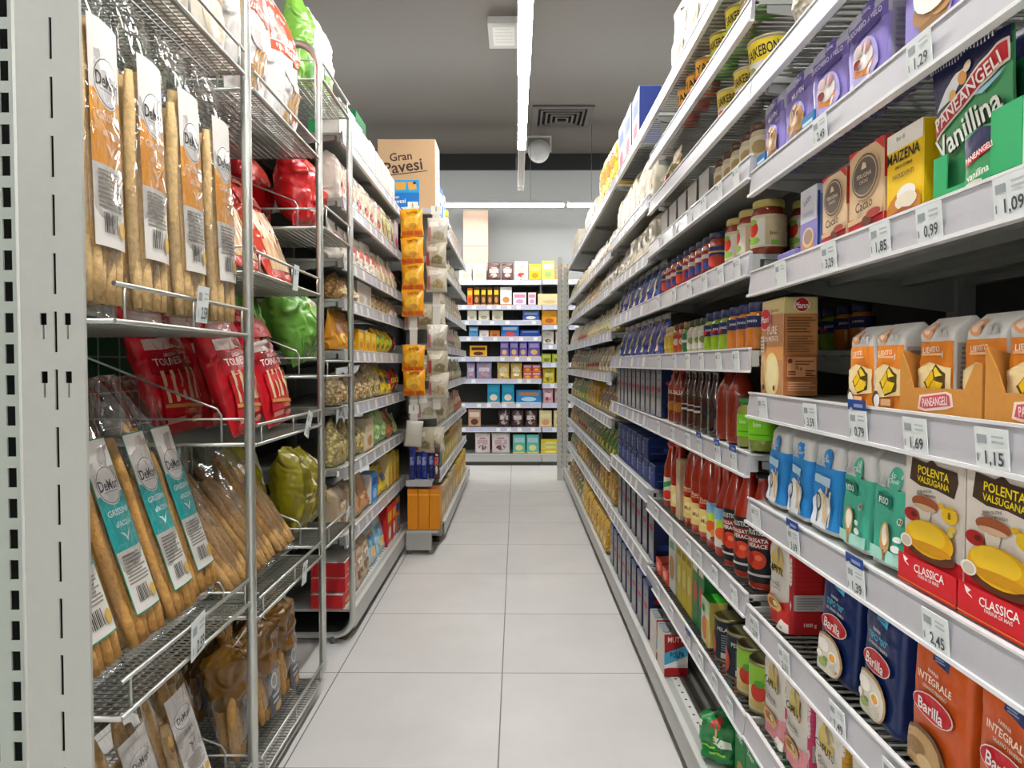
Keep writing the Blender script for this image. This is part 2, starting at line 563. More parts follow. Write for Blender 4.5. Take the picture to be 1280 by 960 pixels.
# ------------------------------------------------------------------ lamps
LAMP = glow('lamp_diffuser', (1.0, .985, .965), 34)
def tube_lamp(x0, x1, y0, y1, z, label, tail=0):
    """a lamp bar hung from the ceiling; tail = length of the unlit end"""
    along_y = (y1 - y0) > (x1 - x0)
    cx, cy = (x0 + x1) / 2, (y0 + y1) / 2
    o = link('tube_light', None)
    o.location = (cx, cy, z)
    hx, hy = (x1 - x0) / 2, (y1 - y0) / 2
    mb = MB()
    t = .006
    mb.box(-hx, hx, -hy, hy, .022, .05, M('#d9d9d6', 'paint'))
    link('housing', mb.mesh('housing'), o)
    mb = MB()
    if along_y:
        mb.box(-hx, hx, -hy, hy - tail, 0, .021, LAMP)
    else:
        mb.box(-hx, hx, -hy, hy, 0, .021, LAMP)
    link('diffuser', mb.mesh('diffuser'), o)
    if tail:
        mb = MB()
        for k in range(4):
            xx = -hx + .004 + k * (2 * hx - .008 - .008) / 3
            mb.box(xx, xx + .008, hy - tail + .002, hy - .02, -.004, .021, M('#e6e6e3', 'paint'))
        mb.box(-hx, hx, hy - .02, hy, -.01, .021, M('#e6e6e3', 'paint'))
        link('unlit_profile', mb.mesh('unlit_profile'), o)
    for s in (-.8, .8):
        px, py = (0, hy * s) if along_y else (hx * s, 0)
        mb = MB(); mb.tube([(px, py, .05), (px, py, H - z)], .0025, M('#8a8a88', 'steel'), 6)
        link('suspension_wire', mb.mesh('suspension_wire'), o)
    tag(o, label, 'ceiling lamp', None)
    return o
tube_lamp(.046 - .036, .046 + .036, -3.4, 4.17, 2.85, 'long white lit lamp bar hanging over the middle of the aisle')
tube_lamp(.046 - .031, .046 + .031, 4.19, 6.86, 2.85, 'narrower lit lamp bar with an unlit far end above the aisle', tail=1.25)
tube_lamp(-3.0, .50, 7.24, 7.31, 2.775, 'lit lamp bar running crosswise in front of the grey end wall')
tube_lamp(.54, 3.0, 7.24, 7.31, 2.775, 'lit crosswise lamp bar beyond the tall white-grey shelf post')
tube_lamp(-2.66, -2.58, -3.0, 6.4, 2.85, 'lit lamp bar over the neighbouring aisle behind the bread racks')
tube_lamp(2.58, 2.66, -3.0, 6.4, 2.85, 'lit lamp bar over the neighbouring aisle behind the sauce shelves')

# emergency lamp, air vent, loudspeaker
o = link('emergency_light', None); o.location = (-.09, 5.23, H)
mb = MB(); mb.box(-.115, .115, -.2, .2, -.05, 0, M('#cfcfcb', 'paint')); link('housing', mb.mesh('housing'), o)
mb = MB(); mb.box(-.08, .08, -.165, .12, -.064, -.05, M('#f1f0ec', 'gloss'))
for k in range(5):
    mb.box(-.066, .066, -.145 + k * .052, -.138 + k * .052, -.066, -.064, M('#dcdad4', 'gloss'))
link('diffuser', mb.mesh('diffuser'), o)
tag(o, 'square white emergency light fixed to the dark ceiling', 'light')
o = link('air_vent', None); o.location = (.46, 7.04, H)
mb = MB()
for k, (a, z0) in enumerate(((.30, 0), (.215, -.006), (.165, -.012), (.115, -.018), (.065, -.024))):
    i = a - (.06 if k == 0 else .02)
    m = M('#5f5a55', 'paint')
    for x0, x1, y0, y1 in ((-a, a, -a, -i), (-a, a, i, a), (-a, -i, -i, i), (i, a, -i, i)):
        mb.box(x0, x1, y0, y1, z0 - .016, z0 - .002, m)
link('louvre_frame', mb.mesh('louvre_frame'), o)
mb = MB(); mb.box(-.25, .25, -.25, .25, -.003, -.0005, M('#191817', 'matte')); link('duct_opening', mb.mesh('duct_opening'), o)
tag(o, 'square grey air vent with nested louvres in the ceiling', 'vent')
o = link('loudspeaker', None); o.location = (.25, 7.65, H)
mb = MB(); mb.box(-.13, .13, -.02, .02, -.012, 0, M('#b9b9b4', 'paint'))
for s in (-1, 1):
    mb.box(s * .13 - .008, s * .13 + .008, -.012, .012, -.17, 0, M('#b9b9b4', 'paint'))
link('bracket', mb.mesh('bracket'), o)
mb = MB()
def rot_l(prof, m, n=28):
    rings = [mb.add([(r * math.sin(2 * PI * q / n), yy, -.16 - r * math.cos(2 * PI * q / n)) for q in range(n)]) for r, yy in prof]
    for a, b in zip(rings, rings[1:]):
        for q in range(n):
            mb.face((a + q, a + (q + 1) % n, b + (q + 1) % n, b + q), m, True)
    mb.face(tuple(range(rings[-1], rings[-1] + n)), m); mb.face(tuple(reversed(range(rings[0], rings[0] + n))), m)
rot_l([(.06, .14), (.115, .06), (.12, -.02), (.112, -.03)], M('#dededa', 'paint'))
link('cone', mb.mesh('cone'), o)
mb = MB()
rot_l([(.11, -.029), (.108, -.036), (.05, -.044), (.005, -.046)], M('#c4c6c2', 'paint'))
link('grille', mb.mesh('grille'), o)
tag(o, 'round pale grey loudspeaker on a bracket under the ceiling', 'loudspeaker')

# ------------------------------------------------------------------ shelving
STEEL, LIP, RAILC, DARK = '#a9aba5', '#e4e4e4', '#b5b4b8', '#3c3d3c'
def rail_mesh(W, tagged=None, seed=0, tint=RAILC):
    mb = MB()
    mb.prism([(-.007, -.044), (-.002, .004), (.004, .004), (.003, -.044)], 'y', .003, W - .003, M(tint, 'rail'))
    mb.box(-.011, .002, .002, W - .002, -.0485, -.0435, M(LIP, 'rail'))
    mb.box(-.0045, .003, .002, W - .002, .002, .0055, M(LIP, 'rail'))
    if tagged:
        r = random.Random(seed)
        y = .04 + r.random() * .08
        while y < W - .08:
            k = .046
            c = r.choice(['#dfe6e6', '#e9ebea', '#d5dbe4', '#dfe6e6', '#b9c3dd'])
            mb.quad((-.0078, y, -.041), (-.0033, y, -.002), (-.0033, y + k, -.002), (-.0078, y + k, -.041), M(c, 'paper'))
            y += k + .05 + r.random() * tagged
    return mb.mesh('price_rail')
def bracket_mesh(depth):
    mb = MB()
    mb.prism([(.03, -.03), (.03, -.014), (depth - .01, -.014), (depth - .01, -.085)], 'y', -.0015, .0015, M('#9c9e99', 'paint'))
    return mb.mesh('bracket')
def deck_mesh(W, depth, kind):
    mb = MB()
    if kind == 'wire':
        for y0, y1 in ((.004, .012), (W - .012, W - .004)):
            mb.box(.004, depth, y0, y1, -.012, -.001, M(STEEL, 'paint'))
        for x0 in (.004, depth * .33, depth * .66, depth - .01):
            mb.box(x0, x0 + .008, .004, W - .004, -.014, -.006, M(STEEL, 'paint'))
    else:
        mb.box(.004, depth, .003, W - .003, -.012, -.001, M(STEEL, 'paint'))
        mb.box(.004, .02, .003, W - .003, -.036, -.012, M(STEEL, 'paint'))
        for x0 in (depth * .35, depth * .68, depth - .02):
            mb.box(x0, x0 + .03, .003, W - .003, -.026, -.012, M('#8f918c', 'paint'))
    return mb.mesh('shelf')
def wire_mesh(W, depth, pitch=.022):
    mb = MB()
    n = int((W - .03) / pitch)
    for i in range(n):
        y = .018 + i * pitch
        mb.box(.005, depth, y, y + .0035, -.006, -.0025, M('#9b9c97', 'steel'))
    return mb.mesh('wire_mesh')
def unit(side, xf, y0, y1, zs, label, depth=.46, height=2.2, top=None, tags=.09, base=True, ends=(True, True), rail_tint=RAILC, plinth='#8b8a88', base_skip=False):
    """a bay of shelving. xf: where its rails stand; zs: [(z, 'wire'|'sheet')] bottom to top"""
    W = y1 - y0
    o = link('shelving_unit', None)
    if side == 'R':
        o.location = (xf, y0, 0)
    elif side == 'L':
        o.location = (-xf, y1, 0); o.rotation_euler = (0, 0, PI)
    else:   # the back: y0..y1 are x limits, xf the y of the rails
        o.location = (y1, xf, 0); o.rotation_euler = (0, 0, PI / 2)
    mb = MB(); mb.box(depth + .004, depth + .02, .002, W - .002, .03, height, M(DARK, 'paint'))
    link('back_panel', mb.mesh('back_panel'), o)
    for k, y in enumerate((0, W - .02)):
        if ends[k]:
            mb = MB(); mb.box(depth - .034, depth + .004, y + .001, y + .019, 0, height, M('#a6a8a3', 'paint'))
            link('upright', mb.mesh('upright'), o)
    if base:
        mb = MB()
        mb.box(-.038, -.034, .001, W - .001, .045, .128, M('#b7b9b5', 'paint'))
        mb.box(-.042, -.026, .001, W - .001, .124, .131, M('#cfd0cd', 'paint'))
        mb.box(-.034, depth, .001, W - .001, .116, .126, M('#b0b2ad', 'paint'))
        mb.box(.035, .085, .001, W - .001, .1262, .1272, M('#6f6f69', 'paint'))
        mb.box(-.004, .022, .001, W - .001, .1262, .1272, M('#d6d7d3', 'paint'))
        for i in range(int(W / .045)):
            mb.box(.005, .012, .02 + i * .045, .027 + i * .045, .1273, .1277, M('#3d3d3b', 'matte'))
        link('base_tray', mb.mesh('base_tray'), o)
        mb = MB(); mb.box(-.004, .012, .001, W - .001, .0, .045, M('#55534f', 'paint'))
        mb.box(.012, depth, .001, W - .001, .002, .02, M('#3b3a38', 'matte'))
        link('plinth', mb.mesh('plinth'), o)
    for i, (z, kind) in enumerate(zs):
        s = link('shelf', deck_mesh(W, depth, kind), o); s.location = (0, 0, z)
        link('price_rail', rail_mesh(W, tags, int(z * 100) + int(y0 * 10) + ord(side), rail_tint), s)
        if kind == 'wire':
            link('wire_mesh', wire_mesh(W, depth), s)
        for y in (.006, W - .006):
            b = link('bracket', bracket_mesh(depth), s); b.location = (0, y, 0)
    tag(o, label, 'shelving unit', 'bays of metal shelving')
    return o
W_, S_ = 'wire', 'sheet'
RY = [.46, 1.48, 2.6, 3.63, 4.65, 5.68, 6.72]
ZA = [(.37, W_), (.61, W_), (.84, S_), (1.065, S_), (1.32, S_), (1.53, W_), (1.73, W_)]
ZB = [(.363, W_), (.63, W_), (.934, S_), (1.16, S_), (1.365, S_), (1.57, S_), (1.73, W_), (1.90, W_), (2.06, W_)]
ZC = [(.375, S_), (.655, S_), (.934, S_), (1.16, S_), (1.365, S_), (1.55, S_), (1.76, S_), (2.06, W_)]
ZD = [(.38, S_), (.61, S_), (.84, S_), (1.08, S_), (1.30, S_), (1.54, S_), (1.73, S_), (2.06, S_)]
unit('R', .50, RY[0], RY[1], ZA, 'bay of grey shelving holding the flours, baking mixes and polenta boxes', tags=None)
unit('R', .50, RY[1], RY[2], ZB, 'bay of grey shelving holding the tomato bottles and sauce jars', tags=None)
unit('R', .50, RY[2], RY[3], ZC, 'bay of shelving with navy pasta boxes, between sauces and yellow packs')
unit('R', .50, RY[3], RY[4], ZD, 'bay of shelving of loose pasta, next beyond the navy boxes')
unit('R', .50, RY[4], RY[5], ZD, 'bay of shelving of pasta, second beyond the navy boxes')
uF = unit('R', .50, RY[5], RY[6], ZD, 'bay of shelving ending in tall pale posts by the cross aisle')
for k, (xx, yy) in enumerate(((-.10, 1.0), (-.045, .985))):     # the two end posts of the far bay
    mb = MB()
    mb.box(xx, xx + .05, yy + .012, yy + .05, .0, 2.16 - .1 * k, M('#c9cac3', 'paint'))
    for i in range(40):
        mb.box(xx + .036, xx + .040, yy + .0112, yy + .0121, .12 + i * .05, .14 + i * .05, M('#2b2b2a', 'matte'))
    for i in range(42):
        mb.box(xx - .0006, xx, yy + .026, yy + .034, .12 + i * .047, .145 + i * .047, M('#2b2b2a', 'matte'))
    link('end_post', mb.mesh('end_post'), uF)
ZL = [(.425, S_), (.705, S_), (.955, S_), (1.185, S_), (1.395, S_), (1.557, S_), (1.80, S_), (2.06, S_)]
unit('L', .70, 2.80, 3.52, ZL, 'bay of shelving of bread snacks just beyond the wire racks')
unit('L', .70, 3.52, 4.32, ZL, 'bay of shelving of crackers ending at the strips of crisps')
ZCL = [(.43, S_), (.72, S_), (1.0, S_), (1.25, S_), (1.5, S_), (1.78, S_), (2.07, S_)]
unit('L', .49, 4.36, 5.55, ZCL, 'bay of shelving jutting into the aisle behind the hanging crisps', height=2.1, depth=.42)
unit('L', .49, 5.55, 6.74, ZCL, 'far bay of shelving next to the cross aisle, opposite pale posts', height=2.1, depth=.42)
BZ1 = [(.42, S_), (.69, S_), (.96, S_), (1.206, S_), (1.43, S_), (1.61, S_), (1.78, S_), (2.055, S_)]
BZ2 = [(.42, S_), (.69, S_), (.91, S_), (1.14, S_), (1.34, S_), (1.56, S_), (1.78, S_), (2.06, S_)]
unit('B', 7.7, -.97, .285, BZ1, 'wide bay of biscuit shelving across the end of the aisle', height=2.07, rail_tint='#b9bbd0', depth=.4)
unit('B', 7.7, .289, 1.3, BZ2, 'narrower end bay of shelving beside the wide biscuit bay', height=2.07, rail_tint='#b9bbd0', depth=.4)

# end of the jutting bay: side panel and a base towards the camera
o = link('end_panel', None); o.location = (-.70, 4.349, 0)
mb = MB(); mb.box(.052, .20, -.004, .006, .14, 2.07, M('#6d6e6b', 'paint')); link('panel', mb.mesh('panel'), o)
mb = MB(); mb.box(.052, .235, -.03, .006, .05, .13, M('#b7b9b5', 'paint')); mb.box(.052, .24, -.30, -.004, .13, .145, M('#b7b9b5', 'paint')); mb.box(.052, .2, -.295, -.29, .03, .13, M('#a9aba7', 'paint'))
for x in (.06, .18):
    mb.box(x, x + .02, -.27, -.25, 0, .13, M('#77787a', 'paint'))
link('base_tray', mb.mesh('base_tray'), o)
for z in (.44, .72, .97, 1.25, 1.5, 1.78, 2.07):
    mb = MB(); d = -.28 if z < .5 else -.14
    mb.box(.052, .205, d, -.005, z - .012, z, M(STEEL, 'paint')); mb.box(.052, .205, d - .006, d, z - .034, z + .003, M(RAILC, 'rail')); link('shelf', mb.mesh('shelf'), o)
tag(o, 'narrow shelf end facing the camera behind the orange crisp strip', 'shelf end')

# ------------------------------------------------------------------ price tags
def price_tag(side, D, z, price, label, head=None, w=.05, h=.042, x=None, group=None, tilt=0):
    mb = MB()
    xs = (.4925 if side == 'R' else -.655) if x is None else x
    mb.box(-w / 2, w / 2, -.0006, .0006, 0, h, M('#e1e6e4', 'paper'))
    it = [('r', -.42, .60, -.12, .82, '#9aa3a6'), ('r', .05, .64, .40, .70, '#b4bcbf'), ('r', .05, .78, .40, .83, '#b4bcbf'), ('r', -.42, .14, -.38, .34, '#7c8488')]
    if price:
        it += [('t', price, .12, .28, .33, '#454b50', 0, .55)]
    art(mb, lambda a, b, o: (a, -.0006 - o, b), w, h, it, fine=False)
    if head:
        mb.box(-w / 2, w / 2, -.0009, .0005, h, h * 1.35, M(head, 'paper'))
        art(mb, lambda a, b, o: (a, -.0009 - o, b), w, h, [('e', -.3, 1.17, .12, .1, '#dfe6f2'), ('r', -.12, 1.1, .4, 1.22, '#8fa1cc')], fine=False)
    o = link('price_tag', mb.mesh('price_tag'))
    o.location = (xs, D, z)
    o.rotation_euler = (R(5), tilt, -PI / 2 if side == 'R' else PI / 2)
    tag(o, label, 'price tag', group or 'paper price tags')
    return o
def rd(px):            # distance along the aisle of a point on the right-hand rails
    return 430 / (px - 645)
ZA_ = {k: z for k, z in zip('gfedcba', (1.73, 1.53, 1.32, 1.065, .84, .61, .37))}
for px, lev, pr, hd, lab in (
        (1150, 'd', '1,69', None, 'price tag reading 1,69 below the open kraft display tray'),
        (1247, 'd', '1,15', None, 'price tag reading 1,15 below the second kraft tray'),
        (1078, 'd', '0,79', '#24458f', 'blue-headed price tag reading 0,79 below the orange packets'),
        (1017, 'd', '3,59', None, 'small price tag between the potato flake box and orange packets'),
        (957, 'd', None, None, 'pale price tag directly below the potato flake box'),
        (1180, 'c', '2,45', None, 'price tag reading 2,45 below the two polenta boxes'),
        (1078, 'c', '1,39', '#24458f', 'blue-headed price tag reading 1,39 below the green rice flour'),
        (998, 'c', '3,69', '#24458f', 'blue-headed price tag reading 3,69 below the blue flour bags'),
        (950, 'c', None, None, 'pale price tag at the start of the rail under blue flour'),
        (1057, 'b', '1,49', None, 'price tag reading 1,49 below the two navy flour bags'),
        (988, 'b', '2,11', None, 'price tag reading 2,11 below the red and white flour bag'),
        (1130, 'b', '1,79', None, 'price tag below the orange wholemeal flour bags'),
        (950, 'b', '2,19', None, 'price tag at the corner of the rail under red flour'),
        (985, 'a', '2,09', None, 'price tag below the pink and white flour bags'),
        (1265, 'e', '1,09', None, 'price tag below the green vanilla sachet display'),
        (1163, 'e', '0,99', None, 'price tag reading 0,99 below the yellow cornflour box'),
        (1102, 'e', '1,85', None, 'price tag reading 1,85 below the larger cocoa box'),
        (1038, 'e', '3,29', None, 'price tag below the smaller cocoa box'),
        (978, 'e', None, None, 'pale price tag below the lilac drink mix box'),
        (1147, 'f', '1,29', None, 'price tag below the icing sugar bags'),
        (1025, 'f', '2,49', None, 'price tag below the muffin mix bags')):
    price_tag('R', rd(px), ZA_[lev] - .043, pr, lab, hd)
for z, nm in ((.934, 'dark sauce bottles'), (1.16, 'small dressing bottles'), (.63, 'tomato passata bottles'), (.363, 'tinned tomatoes'), (1.365, 'red sauce jars'), (1.57, 'cream-coloured little jars')):
    for k, D in enumerate((1.56, 1.68, 1.83, 1.97, 2.16, 2.38)):
        price_tag('R', D + rnd.uniform(-.02, .02), z - .043, None, 'small pale price tag on the rail under the ' + nm, '#2d4c9a' if (k in (0, 1, 2) and z == .934) or (k == 3 and z == .363) else None,
                  w=.045, group='price tags under the ' + nm)
# ------------------------------------------------------------------ slotted steel post at the near end of the bread racks
ZINC = '#b9bab4'
def slot_plate(mb, x0, x1, z0, z1, y, cols, m, back):
    """a plate facing -y with columns of real slots: cols = [(cx, [(w, za, zb)...])]"""
    edges = [x0]
    for cx, holes in cols:
        wmax = max(h[0] for h in holes)
        edges += [cx - wmax / 2, cx + wmax / 2]
    edges.append(x1)
    for i in range(0, len(edges), 2):
        mb.quad((edges[i], y, z0), (edges[i + 1], y, z0), (edges[i + 1], y, z1), (edges[i], y, z1), m)
    for (cx, holes) in cols:
        wmax = max(h[0] for h in holes)
        zz = z0
        for w, za, zb in holes:
            a, b = cx - wmax / 2, cx + wmax / 2
            mb.quad((a, y, zz), (b, y, zz), (b, y, za), (a, y, za), m)
            if w < wmax:
                mb.quad((a, y, za), (cx - w / 2, y, za), (cx - w / 2, y, zb), (a, y, zb), m)
                mb.quad((cx + w / 2, y, za), (b, y, za), (b, y, zb), (cx + w / 2, y, zb), m)
            for xx in (cx - w / 2, cx + w / 2):      # the cut edges
                mb.quad((xx, y, za), (xx, y + .003, za), (xx, y + .003, zb), (xx, y, zb), m)
            zz = zb
        a, b = cx - wmax / 2, cx + wmax / 2
        mb.quad((a, y, zz), (b, y, zz), (b, y, z1), (a, y, z1), m)
PX0, PX1, PY = -.762, -.659, 1.055
o = link('slotted_post', None); o.location = (0, 0, 0)
pm = M('#abaca5', 'paint')
mb = MB()
pitch = .0885
za0 = 1.130 + (455 - 52) * PY / 865      # one slot centre seen high on the post
c_slots = []
z = za0 - 22 * pitch
while z < 2.2:
    if z > .03:
        c_slots.append((.005, z - .031, z + .031))
    z += pitch
key = []
for zc in (1.130 + (455 - 402) * PY / 865, 1.130 + (455 - 475) * PY / 865):
    key += [(.003, zc - .027, zc - .005), (.0105, zc - .005, zc + .013)]
key.sort(key=lambda t: t[1])
slot_plate(mb, PX0 + .004, PX1, 0, 2.25, PY, [(PX0 + .040, key), (PX0 + .0585, c_slots), (PX0 + .077, key)], pm, None)
mb.quad((PX1, PY, 0), (PX1, PY + .006, 0), (PX1, PY + .006, 2.25), (PX1, PY, 2.25), pm)
mb.quad((PX1 - .02, PY + .03, 0), (PX0 - .03, PY + .03, 0), (PX0 - .03, PY + .03, 2.25), (PX1 - .02, PY + .03, 2.25), M('#191a19', 'matte'))  # dark sheet behind the slots: shade inside the post put into colour
mb.tube([(PX0 + .003, PY + .003, 0), (PX0 + .003, PY + .003, 2.25)], .004, M('#c4c6c0', 'paint'), 10)
link('front_face', mb.mesh('front_face'), o)
mb = MB()
s_l, s_m = [], []
z = .03
while z < 2.2:
    s_l.append((.014, z, z + .03)); s_m.append((.014, z + .001, z + .031)); z += .0478
slot_plate(mb, PX0 - .075, PX0, 0, 2.25, PY + .006, [(PX0 - .052, s_l), (PX0 - .017, s_m)], M('#9fa69d', 'paint'), None)
mb.quad((PX0, PY + .032, 0), (PX0 - .12, PY + .032, 0), (PX0 - .12, PY + .032, 2.25), (PX0, PY + .032, 2.25), M('#191a19', 'matte'))  # dark sheet behind the flange slots, standing in for the shade there
link('side_flange', mb.mesh('side_flange'), o)
tag(o, 'tall grey slotted steel post in front of the first bread rack', 'shelf post')

# ------------------------------------------------------------------ wire racks
CHROME = '#c9ccc6'
def round_loop(x0, x1, z0, z1, y, r, n=6):
    pts = []
    for cx, cz, a0 in ((x1 - r, z0 + r, -90), (x1 - r, z1 - r, 0), (x0 + r, z1 - r, 90), (x0 + r, z0 + r, 180)):
        for i in range(n + 1):
            a = R(a0 + 90 * i / n)
            pts.append((cx + r * math.cos(a), y, cz + r * math.sin(a)))
    pts.append(pts[0])
    return pts
XF, XB = -.662, -1.13
def wire_rack(y0, y1, zs, frame_y, label, side_guard=True, ztop=2.2, back=None):
    o = link('wire_rack', None); o.location = (XF, (y0 + y1) / 2, 0)
    oy = (y0 + y1) / 2
    def LP(p): return (p[0] - XF, p[1] - oy, p[2])
    for fy in frame_y:
        mb = MB(); mb.tube([LP(p) for p in round_loop(XB, XF, .03, ztop, fy, .075)], .0125, M(CHROME, 'steel'), 12, cap=False)
        for xx in (XF - .02, XB + .06):
            mb.lathe([(.014, 0), (.014, .03)], M('#5f6060', 'cap'), 10)
            k = len(mb.v) - 20
            for i in range(k, len(mb.v)):
                v = mb.v[i]; mb.v[i] = (v[0] + xx - XF + (-.06 if xx == XF - .02 else 0), v[1] + fy - oy, v[2])
        link('side_frame', mb.mesh('side_frame'), o)
    mb = MB(); mb.box(XB - .02 - XF, XB - .012 - XF, y0 - oy + .004, y1 - oy - .004, .12, 2.1, M('#0c3f27', 'paint'))
    link('back_panel', mb.mesh('back_panel'), o)
    mb = MB()
    for zz in [k * .1 + .15 for k in range(20)]:
        mb.tube([(XB - XF, y0 - oy + .01, zz), (XB - XF, y1 - oy - .01, zz)], .002, M('#8e938d', 'steel'), 5)
    k = y0 + .03
    while k < y1:
        mb.tube([(XB + .004 - XF, k - oy, .15), (XB + .004 - XF, k - oy, 2.05)], .002, M('#8e938d', 'steel'), 5); k += .1
    link('wire_mesh', mb.mesh('wire_mesh'), o)
    a, b = y0 + .014, y1 - .014
    for z, gh in zs:
        s = link('wire_shelf', None, o)
        mb = MB(); m = M(CHROME, 'steel')
        fx, bx = XF + .006, XB + .01
        zt, z = z, z - .0048
        mb.tube([LP(p) for p in ((fx, a, z), (fx, b, z), (bx, b, z), (bx, a, z), (fx, a, z))], .0045, m, 8)
        q = a + .012
        while q < b:
            mb.box(bx - XF, fx - XF, q - oy, q + .0028 - oy, z - .003, z - .0005, M('#a9aba4', 'steel')); q += .0155
        q = bx + .02
        while q < fx:
            mb.box(q - XF, q + .0035 - XF, a - oy, b - oy, z - .006, z - .003, M('#a9aba4', 'steel')); q += .019
        link('wire_mesh', mb.mesh('wire_mesh'), s)
        mb = MB(); z = zt
        mb.tube([LP(p) for p in ((fx, a, z + gh), (fx, b, z + gh))], .0042, m, 8)
        q = a + .03
        n = max(2, int((b - a) / .24) + 1)
        for i in range(n):
            yy = a + .03 + (b - a - .06) * i / (n - 1)
            mb.tube([LP((fx, yy, z)), LP((fx, yy, z + gh))], .0028, m, 6)
        link('front_guard', mb.mesh('front_guard'), s)
        if side_guard:
            mb = MB()
            mb.tube([LP(p) for p in ((bx, a, z + .23), (fx - .10, a, z + .085), (fx - .09, a, z + .07), (fx - .09, a, z))], .003, m, 6)
            mb.tube([LP(p) for p in ((bx, a, z + .06), (fx, a, z + .06))], .003, m, 6)
            link('side_guard', mb.mesh('side_guard'), s)
    tag(o, label, 'wire rack', 'chromed wire racks for bread')
    return o
wire_rack(1.115, 1.70, [(.085, .055), (.545, .055), (1.205, .057), (1.835, .05)], [1.712], 'chromed wire rack of breadsticks beside the slotted grey post', side_guard=False)
wire_rack(1.73, 2.33, [(.065, .05), (.486, .045), (.93, .045), (1.365, .048), (1.82, .04)], [2.342], 'middle wire rack holding red breadstick bags, between two upright tubes')
wire_rack(2.36, 2.76, [(.50, .06), (1.09, .05), (1.60, .07), (2.10, .05)], [2.772], 'narrow wire rack holding the red, green and olive bread bags', ztop=2.17)

# ------------------------------------------------------------------ bags of breadsticks
FILM = film_mat()
def demori(mid, mid_txt, mid2, tri=None):
    a = [('r', -.5, 0, .5, 1, '#e3dfd8'), ('r', -.5, .36, .5, .68, mid), ('e', 0, .73, .42, .115, '#f1eeea'), ('e', 0, .73, .40, .107, '#55524e'), ('e', 0, .73, .385, .102, '#f1eeea'),
         ('t', 'DeMori', 0, .735, .062, '#2e2b29', 0, .72), ('r', -.25, .69, .25, .694, '#8d8882'),
         ('t', 'GRISSINI', 0, .575, .035, mid_txt, 0, .85), ('t', mid2, .06, .505, .03, mid_txt, 0, .6),
         ('p', [(-.18, .46), (-.05, .43), (0, .40), (.06, .42), (.22, .47), (.08, .445), (.02, .425), (-.04, .45)], mid_txt)]
    a += lines(-.4, .4, .17, .345, 9, '#8f8a83') + [('r', -.30 + .05 * k, .06, -.30 + .05 * k + (.03 if k % 3 else .015), .15, '#3a3734') for k in range(8)] + [('e', .28, .09, .12, .04, '#d8b25a')]
    if tri:
        a = [('r', -.5, 0, .5, 1, tri), ('r', -.47, .008, .47, .992, '#e3dfd8')] + a[1:]
    return a
def breadstick_bag(name, w, d, h, stick, lab, lw, lz, nst, seed, bread='#d5ad70', fan=0):
    p = bag(name, w, d, h, 'pillow', '#ffffff', seed=seed, amp=.14, nu=40, nv=30)
    me = p.mesh
    me.materials.clear(); me.materials.append(FILM)
    me.polygons.foreach_set('material_index', [0] * len(me.polygons))
    rr = random.Random(seed)
    parts = []
    if lab:
        mb = MB()
        l0, l1 = lz
        zt = d * .5
        S = lambda x, z, o: (x, -(d * .5 * .90 - .002) * (1 - (abs(x) / (w * .75)) ** 2.2) - o, l0 + z)
        art(mb, S, lw, l1 - l0, lab, step=.00012, base=0, curved=True)
        parts.append(('paper_label', mb.mesh('paper_label')))
    for i in range(nst):
        mb = MB()
        row = i % 2
        n = (nst + 1) // 2
        x = -w * .36 + (w * .72) * ((i // 2) + .5 * row) / max(1, n - .5)
        y = (-.16 if row == 0 else .17) * d
        L = stick * (1 - rr.random() * .3)
        r = min(.0135, w * .085) * (.92 + .2 * rr.random())
        dx = rr.uniform(-.014, .014) + fan * x
        pts = [(x + dx * t + .0025 * math.sin(7 * t + i), y + .003 * math.sin(5 * t + 2 * i), .022 + L * t) for t in [k / 7 for k in range(8)]]
        k0 = len(mb.v)
        mb.tube(pts, r, M(bread, 'bread'), 9)
        for k in range(k0, k0 + 9):
            v = Vector(mb.v[k]); c = Vector(pts[0]); mb.v[k] = tuple(c + (v - c) * .72)
        for k in range(len(mb.v) - 9, len(mb.v)):
            v = Vector(mb.v[k]); c = Vector(pts[-1]); mb.v[k] = tuple(c + (v - c) * .72)
        parts.append(('breadstick', mb.mesh('breadstick')))
    p.parts = parts
    return p
OR_A = demori('#f4a42f', '#fbe6c4', "all'OLIO")
TE_A = demori('#23b3b2', '#eafaf7', "all'ACQUA", '#2d9a7c')
WH_A = demori('#e3dfd8', '#8a837b', 'torinesi', None)
pO = [breadstick_bag('breadstick_bag', .135, .085, .60, .47, OR_A, .09, (.115, .495), 9, 3 + k, '#e4c189') for k in range(2)]
pT = [breadstick_bag('breadstick_bag', .142, .085, .56, .43, TE_A, .086, (.075, .43), 9, 9 + k, '#d7a45f') for k in range(2)]
pW = breadstick_bag('breadstick_bag', .16, .08, .44, .30, WH_A, .095, (.06, .28), 8, 15, '#c9a066')
for i, D in enumerate((1.165, 1.32, 1.485, 1.65)):
    lab = ['by the slotted post', 'second from the slotted post', 'third from the slotted post', 'against the first upright tube'][i]
    put('L', pO[i % 2], D, 1.207, 'clear bag of breadsticks with an orange label, ' + lab, 'breadsticks', 'orange-labelled breadstick bags', x=-.672, lean=R(2), yaw=rnd.uniform(-.03, .03), roll=rnd.uniform(-.015, .015))
for i, D in enumerate((1.225, 1.378, 1.525, 1.668)):
    lab = ['half hidden by the slotted post', 'first fully seen beyond the post', 'second fully seen beyond the post', 'beside the first upright tube'][i]
    put('L', pT[i % 2], D, .547, 'leaning clear bag of breadsticks, turquoise label, ' + lab, 'breadsticks', 'turquoise-labelled breadstick bags', x=-.70 if i < 3 else -.715, lean=R(17), yaw=rnd.uniform(-.015, .015), roll=R(-2))
